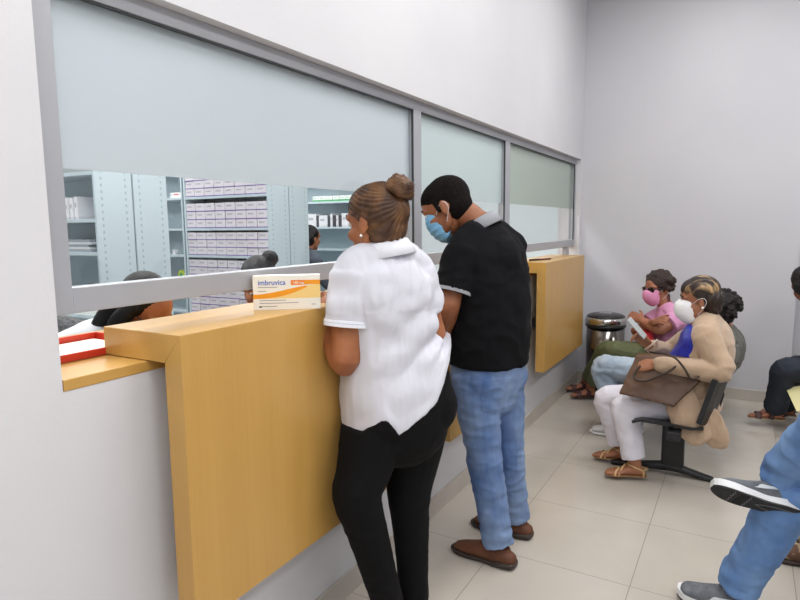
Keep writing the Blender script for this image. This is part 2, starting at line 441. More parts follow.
U = [(-2.0, 2.335, False, 'pale blue shelving unit at far left holding white packs and grey folders'),
     (-2.0, 2.610, True, 'shelving unit backing onto the first one, only its perforated side showing'),
     (-2.04, 3.95, False, 'pale blue shelving unit filled with rows of lilac cartons'),
     (-2.04, 4.225, True, 'shelving unit backing onto the lilac cartons, perforated side showing'),
     (-3.11, 3.95, False, 'narrow visible bay left of the lilac cartons with a white and red pack'),
     (-1.72, 5.60, False, 'far shelving unit with green edged packs beside the head of the woman in white')]
Z1ST = [.30, .62, .955, 1.12, 1.365, 1.575]
for i_, (x1, y0, fl, lb) in enumerate(U):
    if i_ < 2: shelf_unit(x1, y0, flip=fl, label=lb, zs=Z1ST, top=1.89)
    else: shelf_unit(x1, y0, flip=fl, label=lb, wide=1.55 if i_ == 5 else 1.05)

# cartons
def carton_mat(name, base, ink, band, blo=.0, bhi=.12):
    M = mat(name, base, .5); nt = M.node_tree; b = nt.nodes['Principled BSDF']
    tc = nt.nodes.new('ShaderNodeTexCoord'); so = nt.nodes.new('ShaderNodeSeparateXYZ'); nt.links.new(tc.outputs['Generated'], so.inputs[0])
    bandf = math_node(nt, 'MULTIPLY', math_node(nt, 'GREATER_THAN', so.outputs[2], blo), math_node(nt, 'LESS_THAN', so.outputs[2], bhi))
    inx = math_node(nt, 'LESS_THAN', math_node(nt, 'ABSOLUTE', math_node(nt, 'SUBTRACT', so.outputs[0], .42)), .26)
    inz = math_node(nt, 'LESS_THAN', math_node(nt, 'ABSOLUTE', math_node(nt, 'SUBTRACT', so.outputs[2], .62)), .10)
    m1 = nt.nodes.new('ShaderNodeMix'); m1.data_type = 'RGBA'; nt.links.new(bandf, m1.inputs['Factor']); m1.inputs['A'].default_value = lin(base); m1.inputs['B'].default_value = lin(band)
    m2 = nt.nodes.new('ShaderNodeMix'); m2.data_type = 'RGBA'; nt.links.new(math_node(nt, 'MULTIPLY', inx, inz), m2.inputs['Factor'])
    nt.links.new(m1.outputs['Result'], m2.inputs['A']); m2.inputs['B'].default_value = lin(ink); nt.links.new(m2.outputs['Result'], b.inputs['Base Color'])
    return M
mc_lilac = carton_mat('lilac_carton', (214, 209, 215), (176, 172, 184), (118, 92, 162))
mc_grey = carton_mat('pale_carton', (226, 226, 230), (176, 178, 190), (206, 206, 212))
mc_green = carton_mat('green_edged_pack', (222, 228, 222), (190, 200, 194), (70, 160, 96), 0, .3)
mc_red = carton_mat('red_marked_pack', (236, 232, 232), (206, 60, 50), (236, 232, 232))
mc_dark = mat('dark_pack', (62, 66, 74), .5)
mc_swirl = carton_mat('green_marked_pack', (230, 234, 230), (40, 140, 90), (230, 234, 230))
def pack(name, size, m_, loc, label, group, rz=0, first={}):
    key = (name, size, m_.name)
    if key not in first:
        bm = bmesh.new(); box(bm, (0, 0, 0), size, .0015, seg=1); o = link(name, bm, m_); first[key] = o
    else:
        o = first[key].copy(); COL.objects.link(o)
    o.location = loc; o.rotation_euler = (0, 0, rz)
    for k in ('label', 'group', 'category'):
        if k in o: del o[k]
    return tag(o, label, 'box', group)
SN = {1.80: 'on the top shelf', 1.51: 'on the second shelf down', 1.26: 'on the third shelf down', 1.0: 'on the fourth shelf down', .72: 'on the shelf below the window rail'}
for z, rows, hh in ((1.80, 3, .072), (1.51, 3, .076), (1.26, 3, .070), (1.0, 3, .072), (.72, 3, .072)):
    for r_ in range(rows):
        for c_ in range(8):
            x = -3.09+.015+c_*.127+random.uniform(-.002, .002)
            pack('carton', (.122, .18, hh-.001), mc_lilac, (x, 3.957+random.uniform(0, .006), z+r_*hh+.0005),
                 'lilac carton with purple lower edge stacked '+SN[z], 'lilac cartons '+SN[z])
pack('medicine_pack', (.13, .1, .05), mc_red, (-3.27, 3.97, 1.8005), 'white pack with red print in the narrow bay left of the lilac cartons', None)
pack('medicine_pack', (.05, .1, .055), mc_grey, (-3.36, 4.02, 1.8005), 'small white pack beside the red printed one on the narrow bay', None)
pack('medicine_pack', (.04, .06, .045), mc_grey, (-3.31, 3.97, 1.2605), 'tiny white pack alone on the third shelf of the narrow bay', None)
def disc(name, c, r, m1, m2, label):
    t = empty(name, c); tag(t, label, 'ornament')
    bm = bmesh.new(); lathe(bm, [(r*.9, -.01), (r, -.006), (r, .006), (r*.9, .01)], 24, Matrix.Rotation(PI/2, 4, 'X')); link('disc', bm, m1, t, smooth=False)
    bm = bmesh.new(); lathe(bm, [(r*.45, .0095), (r*.42, .013)], 20, Matrix.Rotation(PI/2, 4, 'X')); link('centre', bm, m2, t)
    bm = bmesh.new(); box(bm, (-r*.5, -.02, -r-.008), (r*.5, .02, -r+.006), .001); link('foot', bm, m1, t)
disc('round_package', (-3.25, 4.02, 1.0+.058), .05, mat('lime', (196, 214, 70), .5), mat('leaf_green', (40, 150, 90), .5), 'round green and yellow pack standing in the narrow bay')
for k in range(2):
    disc('round_package', (-2.93+k*.17, 2.42, 1.89+.038), .03, mat('pale_lime', (205, 214, 150), .5), mat('leaf_green', (40, 150, 90), .5),
         ['small green round pack on top of the first shelving unit, left one', 'small green round pack on top of the first shelving unit, right one'][k])
# first unit: packs, files
for k in range(9):
    pack('white_pack', (.035, .16, .13+.008*((k*7) % 3)), mc_grey, (-2.62+k*.042, 2.36+.006*(k % 3), 1.5755), 'slim white pack standing upright in the row on the first shelving unit', 'white packs on the first shelving unit')
for k in range(5):
    tag(boxo('folder', (-2.60+.01*(k % 2), 2.35, 1.3655+k*.016), (-2.10-.015*(k % 3), 2.55, 1.3655+k*.016+.0145), [mat('file_grey', (150, 158, 166), .5), mat('file_light', (208, 212, 216), .5)][k % 2], bevel=.001),
        '%s flat folder of the pile lying on the first shelving unit, %s' % (['grey', 'light'][k % 2], ['lowest', 'second from below', 'in the middle', 'second from above', 'topmost'][k]), 'folder', 'folders lying on the first shelving unit')
for k in range(5):
    pack('marked_pack', (.12, .14, .10), mc_swirl, (-2.62+k*.124, 2.35, .9555), 'white pack with green print under the window rail at far left', 'green printed packs below the rail')
# far unit
for k in range(10):
    pack('green_pack', (.088, .12, .06), mc_green, (-2.86+k*.094, 5.61, 1.8005), 'white pack with green lower edge on the top shelf of the far unit', 'green edged packs on the far unit')
xx = -2.95
for k in range(12):
    w_ = [.13, .03, .12, .03, .03, .04, .03, .035, .1, .03, .04, .1][k]
    pack('upright_pack', (w_, .12, .13 if k % 4 else .15), mc_grey if k % 2 == 0 or k == 8 else mc_dark, (xx, 5.61, 1.5105),
         '%s pack standing on the second shelf of the far unit' % ('white' if (k % 2 == 0 or k == 8) else 'narrow dark'), 'packs on the second shelf of the far unit'); xx += w_+.006

# red tray with paper behind the counter end
t = empty('document_tray', (-.10, .955, 1.164)); tag(t, 'red open document tray on the low shelf behind the end of the nearest counter', 'tray')
mr = mat('red_plastic', (214, 62, 40), .4)
boxo('tray_floor', (-.085, -.16, 0), (.098, .15, .005), mr, t, .001)
for nm, lo, hi in (('rim', (-.085, -.16, .005), (.098, -.153, .020)), ('rim', (-.085, .143, .005), (.098, .15, .035)), ('rim', (-.085, -.153, .005), (-.078, .143, .035)), ('rim', (.091, -.153, .005), (.098, .143, .020))):
    boxo(nm, lo, hi, mr, t, .001)
t2 = tag(boxo('paper_stack', (-.172, .812, 1.1695), (-.015, 1.085, 1.182), mat('paper_cream', (240, 236, 220), .7), bevel=.001), 'stack of cream paper lying in the red tray', 'paper')

# ------------------------------------------------------------------ lights
def panel(x, y, z, sx, sy, power, label, col=(1, .985, .97), group='ceiling light panels'):
    t = empty('ceiling_light', (x, y, z)); tag(t, label, 'ceiling light', group)
    bm = bmesh.new()
    for lo, hi in (((-sx/2-.03, -sy/2-.03, -.02), (sx/2+.03, -sy/2, 0)), ((-sx/2-.03, sy/2, -.02), (sx/2+.03, sy/2+.03, 0)), ((-sx/2-.03, -sy/2, -.02), (-sx/2, sy/2, 0)), ((sx/2, -sy/2, -.02), (sx/2+.03, sy/2, 0))):
        box(bm, lo, hi)
    link('light_frame', bm, m_white, t)
    E = bpy.data.materials.get('light_diffuser')
    if not E:
        E = bpy.data.materials.new('light_diffuser'); E.use_nodes = True; b = E.node_tree.nodes['Principled BSDF']
        b.inputs['Emission Color'].default_value = (1, .99, .97, 1); b.inputs['Emission Strength'].default_value = 2.0
    boxo('diffuser', (-sx/2, -sy/2, -.008), (sx/2, sy/2, 0), E, t, 0)
    l = bpy.data.lights.new('lamp', 'AREA'); l.shape = 'RECTANGLE'; l.size = sx; l.size_y = sy; l.energy = power; l.color = col
    o = bpy.data.objects.new('lamp', l); COL.objects.link(o); o.parent = t; o.location = (0, 0, -.03)
POW = 21
for i, (x, y) in enumerate([(1.2, .4), (1.3, 2.4), (1.35, 4.3), (3.2, .4), (3.2, 2.4), (3.2, 4.3), (1.3, -1.5), (3.2, -1.5)]):
    panel(x, y, ZC, .6, 1.2, POW, 'square white light panel in the waiting room ceiling', (1, .99, .985))
for i, (x, y) in enumerate([(-1.2, .3), (-1.2, 1.9), (-1.0, 3.6), (-2.3, 5.2), (-3.4, 1.4), (-3.4, 3.3), (-3.4, 5.2), (-1.0, 7.2), (-3.4, 7.2)]):
    panel(x, y, 3.0, .6, 1.2, 30, 'square white light panel in the pharmacy ceiling', (1, .985, .97), 'pharmacy ceiling light panels')
w = bpy.data.worlds.new('world'); bpy.context.scene.world = w; w.use_nodes = True
w.node_tree.nodes['Background'].inputs[0].default_value = (.75, .8, .85, 1); w.node_tree.nodes['Background'].inputs[1].default_value = .3
sc = bpy.context.scene
sc.view_settings.view_transform = 'Standard'; sc.view_settings.look = 'None'; sc.view_settings.gamma = 1; sc.view_settings.exposure = 0.0
sc.view_settings.use_curve_mapping = False
# ------------------------------------------------------------------ figures
def skin(name, c, c2):
    return mat(name, c, .5, c2=c2, scale=(14, 14, 14), spec=.35, bump=.08, bscale=260)
def basis(f, upv=(0, 0, 1), origin=(0, 0, 0)):
    """matrix with +X = f, +Z ~ up"""
    f = V(f).normalized(); y = V(upv).cross(f).normalized(); z = f.cross(y)
    M = Matrix((f, y, z)).transposed().to_4x4(); M.translation = V(origin); return M
def tf(M, *p): return tuple(M @ V(p))
def tube_m(bm, M, pts, rad, side=(0, 1, 0), **k):
    s = M.to_3x3() @ V(side)
    tube(bm, [tf(M, *p) for p in pts], rad, side=tuple(s), **k)
def blob_m(bm, M, c, r, R=None):
    mm = M @ Matrix.Translation(V(c)) @ (R if R is not None else Matrix.Identity(4)) @ Matrix.Diagonal((*r, 1))
    bmesh.ops.create_uvsphere(bm, u_segments=24, v_segments=16, radius=1, matrix=mm)

def head_soup(bm, M, s=1.0, fat=1.0):
    """head: +X forward, +Z up, origin at eye level between the ears; chin -.115, crown +.115"""
    M = M @ Matrix.Scale(s, 4)
    blob_m(bm, M, (-.016, 0, .024), (.098, .076, .091))
    blob_m(bm, M, (.012, 0, .030), (.080, .071, .076))
    blob_m(bm, M, (.026, 0, -.040), (.058, .060*fat, .070))
    tube_m(bm, M, [(-.005, .052*fat, -.035), (.012, .052*fat, -.072), (.060, .020, -.099), (.066, 0, -.102), (.060, -.020, -.099), (.012, -.052*fat, -.072), (-.005, -.052*fat, -.035)], [.016, .017, .016, .017, .016, .017, .016], side=(0, 0, 1), n=10)
    blob_m(bm, M, (.030, 0, -.080), (.040, .044*fat, .028))
    # nose
    tube_m(bm, M, [(.082, 0, .010), (.093, 0, -.012), (.104, 0, -.032)], [(.009, .010), (.009, .010), (.013, .011)], n=12)
    for sg in (-1, 1):
        blob_m(bm, M, (.094, sg*.012, -.036), (.010, .008, .008))
        # brow and cheek
        tube_m(bm, M, [(.070, sg*.050, .020), (.083, sg*.030, .026), (.084, sg*.008, .018)], [.009, .010, .009], n=10)
        blob_m(bm, M, (.054, sg*.040*fat, -.034), (.030, .023, .024))
        # ear
        blob_m(bm, M, (-.012, sg*.078, -.012), (.017, .007, .031), Matrix.Rotation(sg*.25, 4, 'Z') @ Matrix.Rotation(-.15, 4, 'Y'))
        blob_m(bm, M, (-.006, sg*.078, -.034), (.009, .006, .010))
    # lips
    tube_m(bm, M, [(.074, .024, -.064), (.090, .008, -.061), (.091, 0, -.0625), (.090, -.008, -.061), (.074, -.024, -.064)], [.005, .007, .006, .007, .005], side=(0, 0, 1), n=8)
    tube_m(bm, M, [(.074, .022, -.067), (.088, .006, -.074), (.088, -.006, -.074), (.074, -.022, -.067)], [.005, .008, .008, .005], side=(0, 0, 1), n=8)

def hand_soup(bm, M, sg=1, curl=.5, s=1.0, spread=.0, thumb=.6, curls=None):
    """wrist at origin, +X to the fingertips, palm faces -Z, thumb on +Y*sg side"""
    M = M @ Matrix.Scale(s, 4)
    tube_m(bm, M, [(-.015, 0, 0), (.02, 0, 0), (.055, 0, -.001), (.088, 0, -.002)], [(.026, .018), (.033, .017), (.040, .0145), (.038, .012)], n=16, power=2.5)
    blob_m(bm, M, (.030, sg*.026, -.009), (.030, .016, .014))
    for k, (y, L, r) in enumerate([(.030, .074, .0088), (.0100, .082, .0090), (-.0105, .076, .0086), (-.030, .060, .0078)]):
        cu = (curls[k] if curls else curl); a = 0; p = V((.080, sg*y, -.002)); pts = [tuple(p)]; rr = [r*1.1]
        for q, fr in enumerate((.45, .30, .25)):
            a += cu*(.7 if q == 0 else 1.0)
            d = V((math.cos(a), sg*(y*spread*8), -math.sin(a))).normalized(); p = p+d*L*fr; pts.append(tuple(p)); rr.append(r*(1, .93, .80)[q])
        tube_m(bm, M, pts, rr, side=(0, 1, 0), n=10, sub=3)
    p = V((.018, sg*.026, -.008)); d0 = V((math.cos(thumb)*.8, sg*math.sin(thumb)+sg*.15, -.30)).normalized()
    p1 = p+d0*.035; d1 = (d0+V((.35, -sg*.10, -.15))).normalized(); p2 = p1+d1*.032; d2 = (d1+V((.3, -sg*.25, -.1))).normalized(); p3 = p2+d2*.024
    tube_m(bm, M, [tuple(p), tuple(p1), tuple(p2), tuple(p3)], [.015, .0125, .0105, .0085], n=10, sub=3)

def folds(amp, sx=9, sz=14, seed=0, zr=None, extra=None):
    """cloth relief: ridged noise stretched across the drop of the cloth"""
    def f(co, n):
        p = V((co.x*sx+seed*3.1, co.y*sx, co.z*sz))
        a = noise.noise(p)+.5*noise.noise(p*2.1+V((5, 2, 1)))
        a = (1-abs(a)*2.2)*.5
        w = 1.0 if zr is None else zr(co)
        r = n*(amp*a*w)
        if extra is not None: r = r+extra(co, n)
        return r
    return f
def limb(bm, pts, rad, **k): tube(bm, [tuple(p) for p in pts], rad, **k)
def lerp(a, b, t): return V(a).lerp(V(b), t)
def arm_soup(bm, sh, el, wr, g=1.0, gs=None):
    sh, el, wr = V(sh), V(el), V(wr)
    limb(bm, [sh, lerp(sh, el, .35), lerp(sh, el, .8), el, lerp(el, wr, .25), lerp(el, wr, .6), wr], [.056*(gs or g), .050*((gs or g)+g)/2, .042*g, .041*g, .043*g, .036*g, .027*g], sub=4)
def sleeve_soup(bm, sh, el, frac, g=1.0, add=.012, flare=1.0):
    sh, el = V(sh), V(el)
    n = 4
    pts = [lerp(sh, el, frac*k/n) for k in range(n+1)]
    tube(bm, [tuple(p) for p in pts], [(.062*g+add)*(1+(flare-1)*k/n) for k in range(n+1)], sub=3, cap='round' if False else 'flat')
def leg_soup(bm, hip, kn, an, g=1.0, add=0.0):
    hip, kn, an = V(hip), V(kn), V(an)
    limb(bm, [hip, lerp(hip, kn, .35), lerp(hip, kn, .8), kn, lerp(kn, an, .3), lerp(kn, an, .7), an], [(.090*g+add), .080*g+add, .060*g+add, .057*g+add, .057*g+add, .043*g+add, .036*g+add], sub=4)
def foot_soup(bm, an, d, s=1.0, toes=True):
    """bare foot: ankle joint at an, pointing along d (horizontal), sole .075 below"""
    M = basis(V(d), (0, 0, 1), an) @ Matrix.Scale(s, 4)
    if s <= .905:      # hidden inside a shoe
        tube_m(bm, M, [(-.03, 0, -.045), (.03, 0, -.045), (.09, 0, -.055)], [(.028, .020), (.030, .020), (.030, .014)], n=14); tube_m(bm, M, [(0, 0, .03), (-.005, 0, -.03)], [.034, .034], n=14); return
    tube_m(bm, M, [(-.045, 0, -.050), (-.02, 0, -.040), (.03, 0, -.042), (.09, 0, -.056), (.135, 0, -.062)], [(.030, .022), (.034, .032), (.034, .030), (.042, .016), (.040, .011)], n=16)
    tube_m(bm, M, [(0, 0, .03), (-.005, 0, -.03)], [.036, .036], n=14)
    for k, (y, L) in enumerate([(.028, .040), (.010, .038), (-.006, .034), (-.020, .028), (-.033, .022)]):
        tube_m(bm, M, [(.135, y, -.062), (.135+L, y, -.066)], [.010 if k else .013, .008 if k else .011], n=8, sub=2)
def eyes(t, M, s=1.0, closed=False):
    mw_ = mat('eye_white', (225, 220, 214), .3); mi = mat('iris_dark', (40, 26, 20), .2)
    for sg in (-1, 1):
        bm = bmesh.new(); blob_m(bm, M @ Matrix.Scale(s, 4), (.0745, sg*.031, .002), (.0115, .0125, .0095)); e = link('eye', bm, mw_, t, smooth=True, world=True)
        bm = bmesh.new(); blob_m(bm, M @ Matrix.Scale(s, 4), (.0825, sg*.031, .002), (.0045, .006, .006)); link('iris', bm, mi, e, smooth=True)
        # iris lives in the eye's space (eye has no own transform, so shift by the person's origin)
        i = e.children[0]; i.data.transform(Matrix.LocRotScale(t.location, t.rotation_euler, None).inverted())
        bm = bmesh.new(); tube_m(bm, M @ Matrix.Scale(s, 4), [(.078, sg*.048, .026), (.089, sg*.032, .034), (.090, sg*.014, .029)], [.0035, .004, .003], n=8)
        link('eyebrow', bm, mat('brow_hair', (40, 28, 22), .8), t, smooth=True, world=True)
def mask(t, M, m_, kind='flat', s=1.0):
    MM = M @ Matrix.Scale(s, 4)
    bm = bmesh.new()
    if kind == 'flat':
        tube_m(bm, MM, [(.048, 0, .000), (.056, 0, -.020), (.060, 0, -.050), (.052, 0, -.085), (.034, 0, -.112)], [(.052, .046), (.066, .054), (.068, .055), (.062, .050), (.048, .040)], n=28, side=(0, 1, 0), cap='flat')
    else:
        tube_m(bm, MM, [(.052, 0, .002), (.058, 0, -.020), (.066, 0, -.048), (.055, 0, -.080), (.036, 0, -.112)], [(.050, .046), (.064, .062), (.066, .068), (.060, .058), (.046, .040)], n=28, side=(0, 1, 0), cap='flat')
    def pleat(co, n):
        if kind != 'flat': return V((0, 0, 0))
        z = (MM.inverted() @ co).z
        return n*(.0012*math.sin(z*260))
    mk = remesh('face_mask', bm, m_, t, .0035, 4, pleat)
    for sg in (-1, 1):
        pts = [tf(MM, .034, sg*.066, -.016), tf(MM, .008, sg*.075, .004), tf(MM, -.020, sg*.084, .010), tf(MM, -.030, sg*.084, -.014), tf(MM, -.012, sg*.078, -.044), tf(MM, .018, sg*.066, -.076)]
        bm = bmesh.new(); tube(bm, pts, [.0013]*6, n=6, sub=5)
        o = link('ear_loop', bm, mat('loop_white', (228, 228, 230), .6), t, smooth=True, world=True)
def ring_tube(bm, M, a, b, z, r, n=28, squash=1.0):
    """closed torus of radii a, b in M's XY plane"""
    rings = []
    for k in range(n):
        an = 2*PI*k/n; c = V((a*math.cos(an), b*math.sin(an), z)); d = V((math.cos(an), math.sin(an), 0))
        rings.append([bm.verts.new(M @ (c+d*(r*math.cos(q*PI/4))+V((0, 0, r*squash*math.sin(q*PI/4))))) for q in range(8)])
    for k in range(n):
        A = rings[k]; B = rings[(k+1) % n]
        for q in range(8): bm.faces.new((A[q], A[(q+1) % 8], B[(q+1) % 8], B[q]))
def band(name, p, d, r, w, th, m_, t):
    """flat band around a limb at p, axis d"""
    d = V(d).normalized(); bm = bmesh.new()
    M = Matrix.Translation(V(p)) @ d.to_track_quat('Z', 'Y').to_matrix().to_4x4()
    pr = [(r, -w/2), (r+th, -w/2+.001), (r+th, w/2-.001), (r, w/2)]
    rings = [[bm.verts.new(M @ V((q*math.cos(2*PI*k/32), q*math.sin(2*PI*k/32), z))) for k in range(32)] for q, z in pr]
    for i in range(4):
        A = rings[i]; B = rings[(i+1) % 4]
        for k in range(32): bm.faces.new((A[k], A[(k+1) % 32], B[(k+1) % 32], B[k]))
    return link(name, bm, m_, t, smooth=False, world=True)
def collar(name, t, C, axis, fwd, a, b, h, m_, open_=.5, roll=.012, lift=0.0, flare=1.22):
    """folded polo collar: a C-shaped strip standing round the neck and folded down outside; open at the front"""
    axis = V(axis).normalized(); f = V(fwd); f = (f-axis*f.dot(axis)).normalized(); s = axis.cross(f)
    bm = bmesh.new(); rows = []
    n = 36
    for k in range(n+1):
        an = open_+(2*PI-2*open_)*k/n
        rad = f*math.cos(an)*a+s*math.sin(an)*b; u = rad.normalized()
        back = (1-math.cos(an))/2
        hh = h*(.75+.35*back)
        c = V(C)+axis*lift
        pr = [c+rad*1.0, c+rad*.98+axis*hh*.9, c+rad*1.02+axis*hh*1.02, c+rad*1.06+axis*hh*.95, c+rad*(flare+.06)-axis*(.15*hh), c+rad*flare-axis*(.2*hh), c+rad*1.045+axis*hh*.75]
        rows.append([bm.verts.new(p) for p in pr])
    for A, B in zip(rows, rows[1:]):
        for q in range(len(A)): bm.faces.new((A[q], A[(q+1) % len(A)], B[(q+1) % len(A)], B[q]))
    bm.faces.new(rows[0]); bm.faces.new(rows[-1][::-1])
    return link(name, bm, m_, t, smooth=True, world=True)

def shoe(name, t, an, d, m_up, m_sole, L=.29, upv=(0, 0, 1), heel=.02, laces=None, parent_world=True, W=.050):
    """closed shoe. an = point on the ground under the ankle, d = toe direction. +X toe"""
    M = basis(d, upv, an)
    def sole_row(x):
        u = (x+.085)/L       # 0 heel .. 1 toe
        w = W*(.72+.28*min(1, u*5))*(1-.18*math.exp(-((u-.42)/.16)**2))*(1 if u < .78 else math.sqrt(max(0, 1-((u-.78)/.235)**2)))
        return w
    bm = bmesh.new()
    xs = [-.085+L*k/14 for k in range(15)]
    tube_m(bm, M, [(x, 0, .012+(.006 if x < 0 else 0)) for x in xs], [(max(.012, sole_row(x)+.004), .012+(heel-.012)*.4*(x < 0)) for x in xs], n=20, power=3.5, sub=1, cap='round')
    so = remesh('sole', bm, m_sole, t, .004, 2)
    bm = bmesh.new()
    tube_m(bm, M, [(-.070, 0, .038), (-.02, 0, .045), (.05, 0, .047), (.11, 0, .040), (.165, 0, .033), (L-.105, 0, .030)], [(.036, .028), (.042, .040), (.045, .038), (W-.001, .026), (W-.006, .018), (W-.020, .012)], n=24, power=2.3)
    tube_m(bm, M, [(-.025, 0, .04), (-.028, 0, .085)], [(.034, .045), (.033, .042)], n=20, cap='flat', side=(0, 1, 0))
    blob_m(bm, M, (.045, 0, .07), (.06, .030, .022), Matrix.Rotation(.35, 4, 'Y'))
    u = remesh('upper', bm, m_up, t, .004, 4)
    if laces:
        for k in range(4):
            x = .035+k*.020; z = .094-k*.011
            wire('lace', [tf(M, x, -.022, z-.010), tf(M, x+.004, 0, z), tf(M, x, .022, z-.010)], .0025, laces, t)
    return so, u

def sandal(t, an, d, m_s, m_b, foot_s=1.0, heel=.03, kind='strappy'):
    """sandal under a bare foot whose ankle joint is at an; sole and straps"""
    M = basis(V(d), (0, 0, 1), an) @ Matrix.Scale(foot_s, 4)
    root = None
    bm = bmesh.new()
    xs = [(-.075, .026), (-.04, .034), (.0, .031), (.05, .032), (.10, .044), (.14, .043), (.172, .030), (.182, .015)]
    tube_m(bm, M, [(x, 0, -.0765) for x, w in xs], [(w, .006) for x, w in xs], n=20, power=3.2, sub=2, cap='flat')
    so = remesh('sandal_sole', bm, m_b, t, .004, 1)
    def strap(pts, r):
        bm = bmesh.new(); tube_m(bm, M, pts, [r]*len(pts), n=10, side=(1, 0, 0)); link('sandal_strap', bm, m_s, t, smooth=True, world=True)
    if kind == 'strappy':
        strap([(.125, .046, -.072), (.115, .030, -.044), (.095, 0, -.034), (.115, -.030, -.044), (.125, -.046, -.072)], (.006, .003))
        strap([(.10, .044, -.070), (.08, .018, -.030), (.055, -.010, -.012), (.06, -.036, -.035), (.05, -.040, -.07)], (.005, .003))
        strap([(-.05, .03, -.07), (-.045, .037, -.035), (.015, .038, -.008), (.045, 0, -.004), (.015, -.038, -.008), (-.045, -.037, -.035), (-.05, -.03, -.07)], (.005, .003))
        strap([(-.052, .030, -.03), (-.080, 0, -.030), (-.052, -.030, -.03)], (.005, .003))
    else:
        strap([(.115, .048, -.072), (.110, .034, -.046), (.105, 0, -.036), (.110, -.034, -.046), (.115, -.048, -.072)], (.022, .004))
        strap([(.03, .042, -.070), (.02, .038, -.030), (.03, 0, -.006), (.02, -.038, -.030), (.03, -.042, -.070)], (.018, .004))
        strap([(-.05, .034, -.045), (-.080, 0, -.040), (-.05, -.034, -.045)], (.010, .003))
def torso_soup(bm, rings, side, add=0.0, cap='round', n=28, power=2.3, sub=5):
    tube(bm, [tuple(r[0]) for r in rings], [(r[1]+add, r[2]+add) for r in rings], side=[tuple(side(r) if callable(side) else side)]*len(rings), n=n, cap=cap, power=power, sub=sub)
def yoke_soup(bm, shL, nk, shR, add=0.0, g=1.0):
    nkd = V(nk)
    tube(bm, [tuple(shL), tuple(lerp(shL, nkd, .5)+V((0, 0, .012))), tuple(nkd-V((0, 0, .012))), tuple(lerp(shR, nkd, .5)+V((0, 0, .012))), tuple(shR)],
         [.058*g+add, (.060*g+add), (.062*g+add), (.060*g+add), .058*g+add], side=(0, 0, 1), n=20, sub=4)

